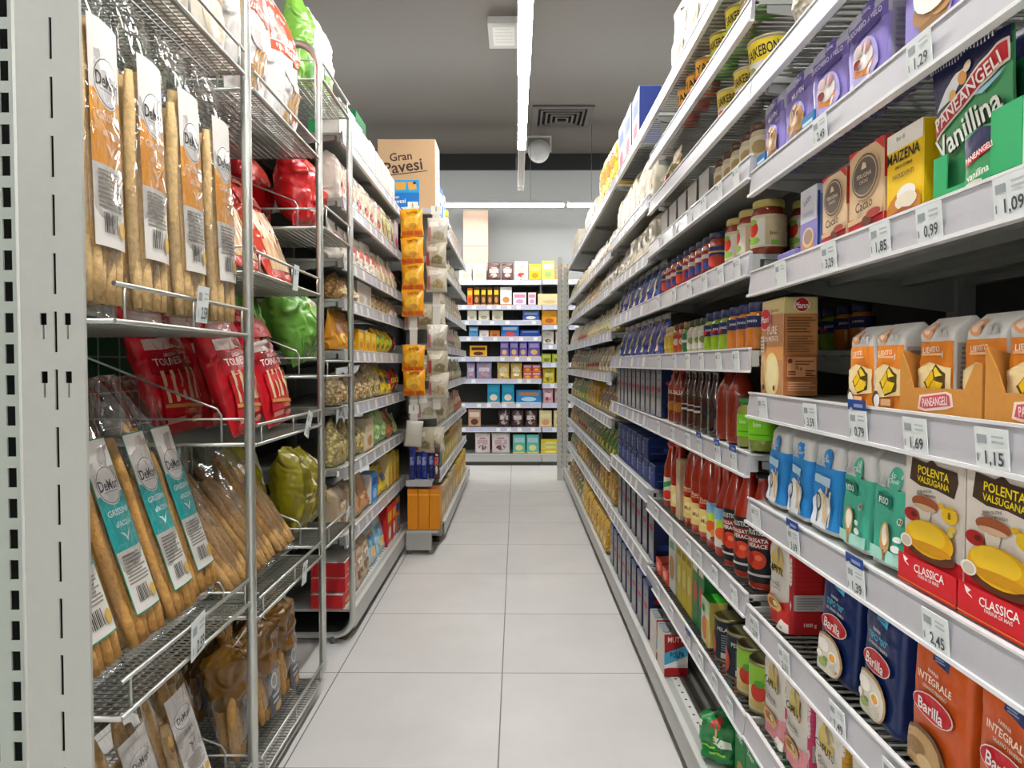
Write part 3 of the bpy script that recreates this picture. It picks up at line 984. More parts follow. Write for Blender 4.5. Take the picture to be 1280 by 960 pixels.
for i, D in enumerate((1.24, 1.42, 1.60)):
    lab = ['hidden mostly by the slotted post', 'second from the slotted post', 'next to the brown bread bags'][i]
    put('L', pW, D, .087, 'clear breadstick bag with a plain white label, ' + lab, 'breadsticks', 'white-labelled breadstick bags', x=-.70, lean=R(15), roll=R(-3))
# plain clear bags on the middle rack
pP = [breadstick_bag('breadstick_bag', .175, .10, .46, .37, None, 0, (0, 1), 10, 21 + k, '#cfa468', fan=.3) for k in range(2)]
for i, D in enumerate((1.85, 2.04, 2.225)):
    put('L', pP[i % 2], D, .488, 'unlabelled clear bag of thin breadsticks leaning back, %s from the first tube' % ORD[i], 'breadsticks', 'unlabelled breadstick bags', x=-.69, lean=R(34), roll=R(-2))
# red bags of the middle rack
RED_TOP = [('r', -.42, .72, .42, .90, '#c21726'), ('t', 'gran', 0, .8, .05, '#efd9d0', 0, .4)]
STK = [('p', [(-.05 + .14 * k, .30), (.01 + .14 * k, .30), (-.03 + .14 * k, .62), (-.08 + .14 * k, .62)], '#e8cfa0') for k in range(-2, 4)]
RED_A = [('r', -.42, .60, .42, .82, '#b01325'), ('p', [(-.42, .84), (.42, .84), (.42, .95), (.2, .98), (-.42, .95)], '#d9c6bd')] + \
        [('p', [(-.25 + .1 * k, .84), (-.235 + .1 * k, .84), (-.31 + .16 * k, .94)], '#a8202c') for k in range(6)] + \
        [('e', .12, .90, .15, .04, '#c01d2b'), ('t', 'GRISSINI - GRAN', 0, .78, .028, '#f0dcd2'), ('t', 'TORINESI - DOC', 0, .71, .055, '#f4e6de', 0, .8), ('r', -.40, .16, .40, .58, '#d8222f')] + STK + \
        [('p', [(-.40, .26), (.40, .20), (.40, .235), (-.40, .295)], '#e7a25c'), ('t', 'L antico', .05, .20, .035, '#f0b070', -4, .5), ('r', -.40, .10, -.05, .15, '#e8837c'), ('e', .2, .1, .12, .03, '#ef8f6a')]
def lower(it, k=.72):
    if it[0] == 'r':
        return ('r', it[1], it[2] * k, it[3], it[4] * k, it[5])
    if it[0] == 'e':
        return ('e', it[1], it[2] * k, it[3], it[4] * k, it[5])
    if it[0] == 'p':
        return ('p', [(x, z * k) for x, z in it[1]], it[2])
    return it[:3] + (it[3] * k,) + it[4:]
RED_A = [lower(i) for i in RED_A] + RED_TOP
pR = [bag('breadstick_bag', .235, .085, .37, 'pillow', '#cf1322', RED_A, kind='crinkle', seed=31 + k, amp=.12, nu=36, nv=24) for k in range(2)]
for i, (D, x, ln) in enumerate(((1.875, -.685, 18), (2.13, -.685, 18), (1.87, -.86, 17), (2.13, -.86, 16))):
    lab = ['in the front row beside the first tube', 'in the front row against the second tube', 'behind the front one, next to the first tube', 'behind, next to the second tube'][i]
    put('L', pR[i % 2], D, .932, 'shiny red breadstick bag with striped window, ' + lab, 'breadsticks', 'red breadstick bags', x=x, lean=R(ln), roll=R(-3), yaw=rnd.uniform(-.06, .06))
PEACH = [('r', -.36, .08, .36, .60, '#e9b98a')] + [('p', [(-.30 + .12 * k, .08), (-.24 + .12 * k, .08), (-.26 + .12 * k, .60), (-.31 + .12 * k, .60)], '#f0d3a8') for k in range(6)] + \
        [('r', -.4, .64, .4, .82, '#c8342a'), ('t', 'grissini', 0, .73, .07, '#f6d9b0', 0, .7), ('r', -.4, .86, .4, .94, '#e5937c')]
pPe = [bag('breadstick_bag', .22, .075, .38, 'pillow', '#d8452f', PEACH, kind='crinkle', seed=41 + k, amp=.12) for k in range(2)]
for i, (D, ln) in enumerate(((1.88, 30), (2.15, 28))):
    put('L', pPe[i], D, 1.367, 'orange-red bag of breadsticks leaning back on the wire, %s' % ['near the first tube', 'against the second tube'][i], 'breadsticks', 'orange-red breadstick bags', x=-.69, lean=R(ln), roll=R(-2))
# top shelves
RIS = [('r', -.45, .62, .45, .92, '#e2512f'), ('r', -.45, .545, .45, .61, '#e2512f'), ('r', -.45, .61, .45, .62, '#f3ede9'), ('t', 'Ristorante', -.02, .577, .05, '#f7e9e2', 0, .8),
       ('e', 0, .42, .3, .08, '#d3cdca')] + [('p', [(-.24 + .08 * k, .12), (-.18 + .08 * k, .10), (.0 + .05 * k, .36), (-.06 + .06 * k, .34)], '#c79a5c') for k in range(4)] + [('p', [(-.2, .18), (.2, .15), (.2, .165), (-.2, .20)], '#d4402a')]
pRis = [bag('breadstick_bag', .25, .12, .44, 'pillow', '#e4dfdb', RIS, kind='crinkle', seed=51 + k, amp=.14, nu=36, nv=26) for k in range(2)]
for i, D in enumerate((1.87, 2.16)):
    put('L', pRis[i], D, 1.822, 'tall white bread bag with red band on the top wire, %s' % ['by the first tube', 'by the second tube'][i], 'bread', 'white bread bags with red bands', x=-.68, lean=R(3))
pCr = bag('rusk_bag', .20, .1, .30, 'pillow', '#dcd3c2', [('r', -.4, .5, .4, .8, '#cfa56b'), ('e', 0, .3, .3, .15, '#e8dcc0')], seed=55)
for i, D in enumerate((1.22, 1.43, 1.62)):
    put('L', pCr, D, 1.837, 'cream rusk bag high above the orange-labelled breadsticks, %s from the post' % ORD[i], 'rusks', 'cream rusk bags on the top wire', x=-.69, lean=R(5))
# narrow rack: green, red, green, olive
pG = [bag('bread_bag', .165, .12, .34, 'pillow', c, [('e', 0, .45, .14, .08, '#d8ecc0'), ('r', -.3, .12, .3, .3, c2), ('p', [(-.3, .34), (.1, .34), (-.1, .6)], '#f0f2ea')], kind='crinkle', seed=61 + k, nu=40, nv=26) for k, (c, c2) in enumerate((('#86c24a', '#4d9a34'), ('#e6e8e2', '#8cc452'), ('#8cc850', '#e6e8e2')))]
for i, (D, x, k) in enumerate(((2.47, -.70, 0), (2.635, -.69, 1), (2.53, -.88, 2))):
    put('L', pG[k], D, 2.102, ['bright green bread bag on the top wire by the second tube', 'white and green bread bag on the top wire by the third tube', 'pale green bread bag on the top wire, in the back row'][i], 'bread', None, x=x, lean=R(4), yaw=0)
RB = [('e', -.1, .62, .07, .06, '#f1ded8'), ('p', [(-.4, .75), (.1, .95), (.25, .72), (-.1, .62)], '#ee4a38'), ('r', -.3, .2, .1, .24, '#f0b8b0'), ('p', [(.3, .1), (.45, .1), (.45, .8), (.38, .8)], '#f2e6e2')]
pRB = [bag('bread_bag', .30, .17, .30, 'pillow', '#d3171c', RB, kind='crinkle', seed=71 + k, amp=.3, nu=44, nv=30) for k in range(2)]
put('L', pRB[0], 2.56, 1.602, 'big glossy red bread bag at the front of the narrow rack', 'bread', None, x=-.695, lean=R(7))
put('L', pRB[1], 2.545, 1.602, 'big dark red bread bag behind the front red one', 'bread', None, x=-.915)
GA = [('p', [(-.05, .15), (.32, .2), (.3, .55), (.1, .85), (-.02, .6)], '#a9d477'), ('e', .18, .2, .12, .09, '#d9caa0'), ('e', .05, .66, .05, .04, '#e9d6c0'), ('p', [(.3, .3), (.44, .2), (.4, .5), (.28, .7)], '#dfe8d2')]
pGB = [bag('bread_bag', .30, .17, .30, 'pillow', '#6cab3f', GA, kind='crinkle', seed=81 + 4 * k, amp=.2, nu=44, nv=30) for k in range(2)]
put('L', pGB[0], 2.56, 1.118, 'crumpled green bread bag on the narrow rack, front row', 'bread', None, x=-.695, lean=R(14), roll=R(-9))
put('L', pGB[1], 2.56, 1.115, 'green bread bag behind the crumpled front one', 'bread', None, x=-.93, lean=R(6), roll=R(8))
OA = [('p', [(-.4, .1), (-.1, .1), (.05, .5), (-.2, .8), (-.38, .5)], '#7a7018'), ('p', [(.1, .5), (.4, .45), (.3, .9), (.1, .85)], '#e6e2cc'), ('e', .22, .3, .12, .12, '#d9b268'), ('r', -.3, .3, .1, .34, '#d9d39a'), ('r', -.3, .38, .0, .41, '#d9d39a')]
pOB = [bag('bread_bag', .155 if k != 1 else .24, .15, h, 'pillow', '#a39a1c', OA, kind='crinkle', seed=91 + k, amp=.2, nu=40, nv=28) for k, h in enumerate((.30, .34, .28))]
put('L', pOB[0], 2.485, .514, 'olive-yellow bread bag in the front, against the second tube', 'bread', None, x=-.70, lean=R(12), roll=R(5))
put('L', pOB[2], 2.67, .514, 'olive and white bread bag in the front, against the third tube', 'bread', None, x=-.70, lean=R(16), roll=R(-4))
put('L', pOB[1], 2.54, .502, 'taller olive bread bag leaning behind the front two', 'bread', None, x=-.925, lean=R(5))
# brown gathered bread bags on the bottom wire
BR = [('r', -.5, 0, .5, 1, '#5a5c62'), ('e', -.05, .66, .26, .16, '#dcd9d2'), ('e', -.05, .66, .2, .12, '#77787c'), ('r', -.3, .34, .3, .40, '#bfbdb8'), ('r', -.3, .22, .2, .27, '#bfbdb8'), ('e', .1, .1, .3, .08, '#c9a066')]
pB = []
for k in range(3):
    p = breadstick_bag('bread_bag', .165, .105, .30, .215, BR, .085, (.03, .17), 9, 101 + k, '#c79a5a', fan=.3)
    hood = bag('wrapper_top', .165, .115, .205, 'gather', '#80591f', None, kind='crinkle', seed=104 + k, amp=.4, nu=36, nv=24)
    for v in hood.mesh.vertices:
        v.co.z += .155
    mb = MB()
    for a in (-.25, .15, .6):
        mb.tube([(.03 * math.cos(a * 5), .03 * math.sin(a * 5) - .01, .295), (.055 * math.cos(a * 7), -.035, .315), (.06 * math.cos(a * 9), -.05, .33 + .02 * a)], .0016, M('#e3dfd6', 'paper'), 5)
    p.parts.append(('wrapper_top', hood.mesh, [('tie', mb.mesh('tie'))], 'crumpled golden brown wrapper top'))
    pB.append(p)
for i, (D, x) in enumerate(((1.855, -.69), (2.035, -.69), (2.21, -.69), (1.855, -.87), (2.035, -.88), (2.21, -.87))):
    lab = ['front row, by the first tube', 'front row, middle', 'front row, by the second tube', 'back row, by the first tube', 'back row, middle', 'back row, by the second tube'][i]
    put('L', pB[i % 3], D, .067, 'brown-topped tied bread bag on the bottom wire, ' + lab, 'bread', 'brown tied bread bags', x=x, lean=R(6), yaw=rnd.uniform(-.05, .05))
price_tag('L', 1.43, 1.215, '2.59', 'price tag 2.59 on the wire below the orange-labelled breadsticks', x=-.6505, w=.05, h=.075, group='tags on the wire racks')
price_tag('L', 1.395, .535, '2.59', 'price tag 2.59 on the wire below the turquoise-labelled breadsticks', x=-.6505, w=.06, h=.085, group='tags on the wire racks', tilt=R(-8))
price_tag('L', 2.04, 1.345, None, 'blank-looking tag on the wire below the orange-red breadsticks', x=-.6505, w=.045, h=.075, group='tags on the wire racks')
price_tag('L', 2.135, .905, '1.99', 'slanting price tag on the wire below the red breadstick bags', x=-.6505, w=.045, h=.08, group='tags on the wire racks', tilt=R(22))
price_tag('L', 2.10, .455, None, 'grey tag on the wire below the unlabelled breadsticks', x=-.6505, w=.045, h=.07, group='tags on the wire racks')
price_tag('L', 2.66, .53, '2,29', 'tilted white tag on the wire below the olive bread bags', x=-.6505, w=.05, h=.045, group='tags on the wire racks', tilt=R(-25))
# ------------------------------------------------------------------ right-hand bay of flours and mixes
def logo(cx, cz, rx, rz, body, th, dx=0):
    return [('e', cx, cz, rx * 1.08, rz * 1.08, '#f0e8e2'), ('e', cx, cz, rx, rz, '#cf1f2c'), ('t', body, cx + dx, cz, th, '#fbf6f2', 0, rx * 1.75)]
# polenta
POL = [('r', -.5, .0, .5, .30, '#d4202a'), ('p', [(-.40, .80), (-.36, .97), (-.1, .95), (0, .985), (.08, .945), (.40, .93), (.42, .86), (.36, .74), (.05, .77), (-.2, .765)], '#4a3526'),
       ('t', 'POLENTA', .02, .885, .062, '#f3dc1c', -3, .68), ('t', 'VALSUGANA', .02, .815, .048, '#f3dc1c', -3, .66),
       ('t', 'SENZA GLUTINE', -.12, .735, .018, '#5b4a40', 10, .4), ('t', 'FONTE DI MAGNESIO', -.08, .71, .018, '#5b4a40', 4, .5),
       ('e', -.1, .585, .10, .10, '#e8dcc8'), ('e', -.1, .645, .23, .055, '#a35730'), ('e', -.1, .615, .2, .022, '#d9b794'),
       ('e', -.33, .535, .13, .05, '#b3241f'), ('e', -.28, .54, .05, .02, '#6b1a15'), ('e', .33, .62, .13, .06, '#eec224'), ('t', '8', .33, .62, .05, '#6a4a10'), ('r', .22, .665, .44, .672, '#c99a10'),
       ('e', .2, .67, .05, .02, '#e9b51a'), ('e', .38, .53, .06, .022, '#e9c33a'), ('e', .36, .49, .05, .02, '#efd068'),
       ('e', .03, .30, .42, .07, '#5c2f1a'), ('e', .02, .40, .41, .13, '#e9ae12'), ('e', -.02, .43, .33, .09, '#f0c52c'), ('e', .05, .335, .36, .035, '#c98d10'),
       ('e', -.36, .33, .11, .05, '#efe7d8'), ('e', -.36, .33, .085, .038, '#c8bda8'), ('r', -.5, .0, .5, .22, '#d4202a'),
       ('t', 'CLASSICA', .06, .155, .06, '#fbf3ec', 2, .74), ('t', 'FARINA DI MAIS', .06, .105, .026, '#f5d9d2', 1, .5), ('p', [(-.4, .21), (-.3, .19), (-.36, .16), (-.28, .14), (-.3, .155), (-.38, .175)], '#f7e9e2'),
       ('r', -.5, .02, .5, .027, '#e8a33a')]
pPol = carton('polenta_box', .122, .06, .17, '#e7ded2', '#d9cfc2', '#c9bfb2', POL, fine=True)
put('R', pPol, .868, .842, 'white polenta box beside the green rice flour bags', 'food box', 'polenta boxes')
put('R', pPol, .743, .842, 'white polenta box cut off by the edge of the photo', 'food box', 'polenta boxes')
put('R', pPol, .868, .842, 'white polenta box standing behind the first one', 'food box', 'polenta boxes', x=.59)
# rice flour and blue flour
def flour(top, main, dark, extra):
    return [('r', -.5, .04, .5, .64, main), ('e', .1, .73, .19, .10, main), ('t', 'Classic', .1, .715, .04, '#eaf3f2', 0, .3), ('t', '(o', .1, .765, .05, '#eaf3f2', 0, .2)] + \
           [('p', [(-.45 + .12 * k, .66), (-.38 + .12 * k, .66), (-.42 + .12 * k, .78 - .03 * (k % 2))], '#b9c3c4') for k in range(3)] + extra
RISO = flour('#dcdcd8', '#4fbb9d', '#1f7a66', [('p', [(-.30, .50), (.1, .47), (.1, .58), (-.30, .60)], '#1d7d68'), ('t', 'RISO', -.1, .538, .055, '#f2faf7', 0, .32), ('e', .30, .40, .06, .03, '#eceae6'), ('r', .27, .385, .30, .42, '#3d8f4c'), ('r', .32, .385, .35, .42, '#c5342f'),
       ('r', -.5, .04, .5, .14, '#a9dccb'), ('e', -.02, .24, .14, .13, '#c79c63'), ('e', -.02, .26, .09, .09, '#efe3cd'), ('r', -.05, .05, .01, .14, '#b0864f'), ('e', .3, .18, .1, .03, '#e8efe9'), ('e', .33, .26, .07, .025, '#dfeae4')])
BLU = flour('#dcdcd8', '#2f93de', '#1d5fa8', [('p', [(-.3, .48), (.25, .45), (.25, .54), (-.3, .56)], '#bfe0f4'), ('p', [(-.4, .04), (.2, .04), (.3, .34), (-.1, .42), (-.4, .3)], '#e4eaf0'), ('e', -.18, .28, .10, .10, '#4b4f55'), ('e', -.17, .285, .065, .07, '#bfc4c8'), ('r', -.2, .08, -.16, .2, '#54585e'),
      ('p', [(.06, .10), (.12, .10), (.22, .46), (.17, .46)], '#e2c69a'), ('p', [(.2, .10), (.26, .12), (.1, .40), (.05, .38)], '#d9b987'), ('p', [(.3, .06), (.35, .08), (.36, .42), (.32, .42)], '#e2c69a')])
pRiso = [bag('rice_flour_bag', .092, .062, .17, 'block', '#dad9d5', RISO, kind='paper', seed=201 + k, fk='paper', bands=((.04, .64, '#4fbb9d'),), nv=25) for k in range(2)]
pBlu = [bag('flour_bag', .094, .062, .17, 'block', '#dad9d5', BLU, kind='paper', seed=205 + k, fk='paper', bands=((.04, .64, '#2f93de'),), nv=25) for k in range(2)]
put('R', pRiso[0], .970, .842, 'mint green rice flour bag next to the polenta boxes', 'flour', 'rice flour bags', lean=R(3), yaw=.05)
put('R', pRiso[1], 1.070, .842, 'mint green rice flour bag next to the blue flour', 'flour', 'rice flour bags', lean=R(3), yaw=-.05)
for i, D in enumerate((1.175, 1.285, 1.395)):
    if i < 3:
        put('R', pBlu[i % 2], D, .842, 'bright blue flour bag with spoon picture, %s from the rice flour' % ORD[i], 'flour', 'blue flour bags', lean=R(3), yaw=rnd.uniform(-.06, .06))
for i, D in enumerate((1.0, 1.10, 1.20, 1.30)):
    put('R', pBlu[i % 2] if i > 1 else pRiso[0], D, .842, '%s flour bag in the back row, %s from the polenta boxes' % ('blue' if i > 1 else 'mint green', ORD[i]), 'flour', 'back row flour bags', x=.60, lean=R(2))
# potato flakes
PF = [('r', -.5, 0, .5, .84, '#c98f62'), ('r', -.5, .36, .5, .5, '#dd9a55'), ('e', .0, .20, .34, .24, '#f0dd9a'), ('e', .02, .22, .22, .18, '#f4e6ae'), ('e', -.36, .34, .12, .12, '#e2b98a'), ('e', -.42, .2, .1, .14, '#d5a56c')] + \
     logo(-.28, .80, .26, .11, 'Pfanni', .07) + [('t', 'LA MORBIDA', .18, .875, .03, '#9a7434', 0, .5), ('t', 'PURE', .08, .675, .085, '#f7efe4', 0, .62), ('t', 'DI PATATE', .06, .585, .055, '#f7efe4', 0, .66)] + \
     [('r', -.45, .45, -.28, .62, '#e3d4c0')] + lines(-.43, -.3, .47, .61, 4, '#8a7a66') + [('e', -.28, .07, .06, .03, '#3f3a30'), ('e', .22, .07, .05, .03, '#7c3b1c')]
PS = [('r', -.5, 0, .5, .83, '#b5713f'), ('r', -.46, .42, .46, .82, '#c0804a')] + [('e', .02, .92, .22, .075, '#f0e3d0'), ('e', .02, .92, .2, .068, '#c3202a'), ('t', 'Pfanni', .02, .915, .06, '#fbf3ea', 0, .46)] + \
     lines(-.42, .42, .64, .81, 6, '#7a5230') + lines(-.42, .42, .44, .62, 7, '#8f6238') + [('r', -.46, .18, .46, .40, '#a5562f'), ('r', -.43, .19, .43, .39, '#c98a5c'), ('e', -.34, .35, .07, .025, '#5a3a24')] + lines(-.2, .4, .31, .37, 2, '#7a5230') + \
     [('t', '75 g', -.1, .28, .03, '#4a3020', 0, .3)] + lines(-.4, -.1, .21, .26, 2, '#5a3a24') + lines(.1, .4, .2, .27, 3, '#5a3a24') + lines(-.42, .42, .05, .15, 4, '#d8a77e')
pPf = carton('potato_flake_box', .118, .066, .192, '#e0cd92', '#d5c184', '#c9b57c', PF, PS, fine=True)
put('R', pPf, 1.408, 1.067, 'tall brown potato flake box alone on the dark shelf', 'food box')
# orange packets and kraft trays
OP = [('r', -.5, 0, .5, .74, '#ea8a2a'), ('e', -.2, .86, .17, .09, '#e8a472'), ('e', -.2, .865, .1, .055, '#f3d7bf'), ('p', [(.1, .78), (.2, .92), (.26, .80)], '#b7b4ae'), ('p', [(.26, .78), (.36, .9), (.42, .79)], '#b7b4ae'),
      ('t', 'LIEVITO', .0, .655, .06, '#fbe9d2', 3, .6), ('r', -.3, .59, .25, .615, '#f6c58c'), ('p', [(-.5, .1), (.5, .16), (.5, .46), (-.1, .52), (-.5, .42)], '#f2d9a0'),
      ('p', [(-.22, .3), (.12, .50), (.42, .40), (.40, .2), (.0, .14)], '#5d4a20'), ('p', [(-.18, .31), (.02, .43), (.1, .34), (-.08, .24)], '#f0c11a'), ('p', [(-.06, .22), (.12, .33), (.38, .30), (.3, .2), (.0, .16)], '#efc71e'), ('p', [(.08, .44), (.16, .47), (.38, .38), (.16, .36)], '#f2cf3a'),
      ('e', -.3, .10, .13, .1, '#4d3b33'), ('e', -.24, .08, .1, .08, '#f0ebe3'), ('r', -.1, .03, .3, .11, '#f5c08a')]
OS = [('r', -.42, .05, .42, .72, '#b3a79a')] + lines(-.38, .38, .1, .7, 12, '#857a70')
pOP = [bag('baking_packet', .072, .055, .118, 'block', '#dcd9d4', OP, OS, kind='paper', seed=221 + k, fk='paper', amp=.06) for k in range(2)]
for i, D in enumerate((.970, 1.047)):
    put('R', pOP[i], D, 1.067, 'orange and white baking packet standing free, %s the kraft tray' % ['beside', 'second from'][i], 'baking packet', 'orange baking packets')
def kraft_tray(seed):
    w, d, h = .162, .16, .062
    mb = MB(); c = M('#c98b3f', 'carton'); ci = M('#b49a77', 'carton'); g = M('#cfcac2', 'carton')
    t = .002
    fp = [(-w / 2, 0), (w / 2, 0), (w / 2, h), (w / 2 - .012, h), (w / 2 - .030, h * .52), (-w / 2 + .030, h * .5), (-w / 2 + .018, h * .9), (-w / 2, h * 1.3)]
    mb.prism([(x, z) for x, z in fp], 'y', -d / 2, -d / 2 + t, c)
    mb.box(-w / 2, w / 2, d / 2 - t, d / 2, 0, h * .9, c)
    mb.prism([(-d / 2 + t, 0), (d / 2 - t, 0), (d / 2 - t, h), (-d / 2 + .05, h * .7), (-d / 2 + t, h)], 'x', w / 2 - t, w / 2, c)
    mb.prism([(-d / 2 + t, 0), (d / 2 - t, 0), (d / 2 - t, h), (-d / 2 + .05, h * 1.05), (-d / 2 + t, h * 1.3)], 'x', -w / 2, -w / 2 + t, c)
    mb.box(-w / 2 + t, w / 2 - t, -d / 2 + t, d / 2 - t, 0, t, ci)
    me = mb.mesh('display_tray')
    m2 = MB()
    art(m2, lambda x, z, o: (x, -d / 2 - o, z), w, h, [('p', [(-.24, .08), (-.22, .36), (.12, .46), (.18, .42), (.2, .18), (.12, .12), (-.14, .04)], '#f2d9cc'), ('p', [(-.215, .12), (-.195, .32), (.11, .42), (.155, .38), (.17, .20), (-.14, .09)], '#d0525c'), ('t', 'PANEANGELI', -.02, .255, .17, '#f6e6e0', 6, .31)], fine=False)
    p = Proto('display_tray', me, w, d, h, [('printed_front', m2.mesh('printed_front'))])
    m3 = MB()
    m3.prism([(-d / 2 + .004, h * .55), (-d / 2 + .010, h * .55), (-d / 2 + .085, h * 1.22), (-d / 2 + .045, h * 1.25)], 'x', w / 2 - .030, w / 2 - .0275, M('#c08a48', 'carton'))
    p.parts.append(('torn_flap', m3.mesh('torn_flap')))
    return p
pTray = kraft_tray(1)
put('R', pTray, .845, 1.067, 'open kraft display tray beside the two free orange packets', 'display tray', 'kraft trays', x=.512)
put('R', pTray, .678, 1.067, 'second kraft display tray cut off by the edge of the photo', 'display tray', 'kraft trays', x=.512)
for i, (D, x) in enumerate(((.880, .53), (.795, .535), (.715, .53), (.63, .535))):
    put('R', pOP[i % 2], D, 1.0695, 'orange and white baking packet inside a kraft tray, %s' % ['beside the free packets', 'beside the torn flap', 'second tray, beside the torn flap', 'at the very edge of the photo'][i], 'baking packet', 'orange baking packets', x=x - .0)
pDk = carton('food_box', .15, .06, .10, '#0f5d86', '#0d4f75', None, [('r', -.4, .4, .4, .6, '#1a86b4')])
put('R', pDk, .86, 1.067, 'dark blue box in shadow at the back above the kraft tray', 'food box', 'blue boxes at the back', x=.80)
put('R', pDk, .86, 1.168, 'dark blue box stacked on another in shadow at the back', 'food box', 'blue boxes at the back', x=.80)
# cocoa, cornflour, vanilla display, lilac box
CA = [('r', -.5, .0, .5, .22, '#c5242a'), ('p', [(-.5, .93), (-.2, 1), (-.5, 1)], '#d3262c'), ('p', [(.25, 1), (.5, .86), (.5, 1)], '#d3262c'), ('p', [(-.5, .20), (.5, .28), (.5, .18), (-.5, .14)], '#d8b78d'), ('e', 0, .66, .42, .27, '#cfae86'), ('e', 0, .66, .38, .25, '#5d5249'), ('e', 0, .66, .345, .225, '#d8b78d'), ('e', 0, .66, .325, .21, '#5d5249'),
      ('t', 'PERUGINA', 0, .67, .05, '#e6cfae', 0, .5), ('t', 'CACAO', 0, .60, .04, '#e6cfae', 0, .35), ('p', [(-.08, .74), (.08, .74), (.05, .80), (-.03, .82)], '#e6cfae'), ('t', 'Cacao', .02, .33, .11, '#4a3a30', 4, .6), ('e', .1, .13, .14, .07, '#6b3524'), ('e', .3, .2, .2, .05, '#a3382e')]
CS = [('r', -.5, .55, .5, 1, '#cf2a22'), ('r', -.5, .0, .5, .18, '#c5242a')] + [('r', -.3 + .16 * k, .6, -.26 + .16 * k, .92, '#f0c8bc') for k in range(4)] + [('t', 'Perugina', 0, .09, .06, '#f6dcd2', 0, .8)]
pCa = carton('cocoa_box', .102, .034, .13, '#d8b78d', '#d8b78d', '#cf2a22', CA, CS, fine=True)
pCa2 = carton('cocoa_box', .084, .03, .118, '#ddc19a', '#d8b78d', '#cf2a22', CA, [('r', -.5, .5, .5, 1, '#cf2a22')], fine=True)
put('R', pCa, 1.032, 1.322, 'larger cocoa box with round dark seal, beside the yellow cornflour', 'food box')
put('R', pCa2, 1.135, 1.322, 'smaller paler cocoa box between the larger one and a lilac box', 'food box')
MZ = [('r', -.5, .80, .5, 1, '#efe9dc'), ('t', 'fior di', -.1, .92, .05, '#8c8a80', 0, .4), ('t', 'MAIZENA', -.02, .72, .12, '#1c1a14', 0, .9), ('t', 'AMIDO DI MAIS', 0, .60, .035, '#5b4c14', 0, .6), ('t', 'INGREDIENTI', 0, .50, .05, '#5b4c14', 0, .8), ('e', .05, .12, .50, .20, '#c9822a'), ('e', .1, .28, .26, .09, '#f3efe6'), ('e', .1, .2, .3, .09, '#e9dfc6'), ('p', [(-.5, 0), (.5, 0), (.5, .08), (0, .14), (-.5, .06)], '#a4572a')]
pMz = carton('cornflour_box', .086, .042, .122, '#f0c40f', '#e7ba0c', '#efe9dc', MZ, fine=True)
put('R', pMz, .930, 1.322, 'yellow cornflour box between the cocoa and the green sachets', 'food box')
LI = [('r', -.5, .0, .5, .75, '#8d86c4'), ('r', -.5, .5, .5, 1, '#d5d6de'), ('e', -.02, .16, .36, .16, '#d98a5c'), ('e', 0, .26, .34, .15, '#e3c6a8'), ('e', .02, .27, .26, .11, '#a58a72'), ('t', 'Latte', -.05, .83, .09, '#7d7f95', 20, .5), ('r', -.3, .6, .3, .64, '#a9aac6')]
LS = [('r', -.4, .0, .4, .86, '#7e93cf'), ('r', -.5, 0, -.4, .9, '#27408f')] + lines(-.3, .3, .3, .84, 9, '#3e59a4') + [('t', 'W', 0, .93, .12, '#30406f', 0, .7)]
pLi = carton('drink_mix_box', .068, .045, .118, '#cfd1da', '#c3cbe6', '#d9dade', LI, LS, fine=True)
put('R', pLi, 1.232, 1.322, 'lilac and white drink mix box by the glass jars', 'food box')
pLf = carton('flat_packet', .09, .06, .022, '#7c74b6', '#8f88c6', '#8880bf')
put('R', pLf, 1.335, 1.322, 'flat lilac packet lying beside the drink mix box', 'packet')
VN = [('r', -.5, 0, .5, 1, '#4fa36c'), ('p', [(-.5, .60), (-.5, 1), (.5, 1), (.5, .88), (.18, .80)], '#1b1f4a'), ('p', [(-.46, .66), (-.2, .72), (.02, .9), (-.14, .88), (-.3, .80)], '#e9ecea'), ('e', -.06, .83, .06, .05, '#e4a050'), ('e', -.2, .73, .05, .04, '#e9b45c'), ('e', .02, .88, .05, .035, '#efe0c0'),
      ('p', [(-.5, .45), (-.46, .60), (.38, .92), (.5, .92), (.5, .77), (.40, .75)], '#efe3d6'), ('p', [(-.48, .47), (-.44, .585), (.38, .90), (.48, .90), (.48, .785), (.38, .765)], '#c4202b'), ('t', 'PANEANGELI', .0, .688, .10, '#fbf4ec', 19.5, .9),
      ('p', [(.1, .64), (.46, .74), (.4, .70), (.2, .63)], '#9ccbe0'), ('t', 'Vanillina', .02, .45, .17, '#10301c', 15, .86), ('t', 'Vanillina', .0, .46, .17, '#f4f2ea', 15, .86)] + \
     [('p', [(-.46 + .045 * k, .94 + .0), (-.44 + .045 * k, .94), (-.45 + .045 * k, .985)], '#e4e6ea') for k in range(21)]
pVn = bag('vanilla_sachet', .142, .010, .158, 'pillow', '#2f7f4c', VN, kind='gloss', seed=241, amp=.05, nu=24)
pVb = bag('vanilla_sachet', .135, .010, .155, 'pillow', '#17603a', None, kind='gloss', seed=242, amp=.05, bands=((.8, 1.1, '#1b1f4a'),), nu=20)
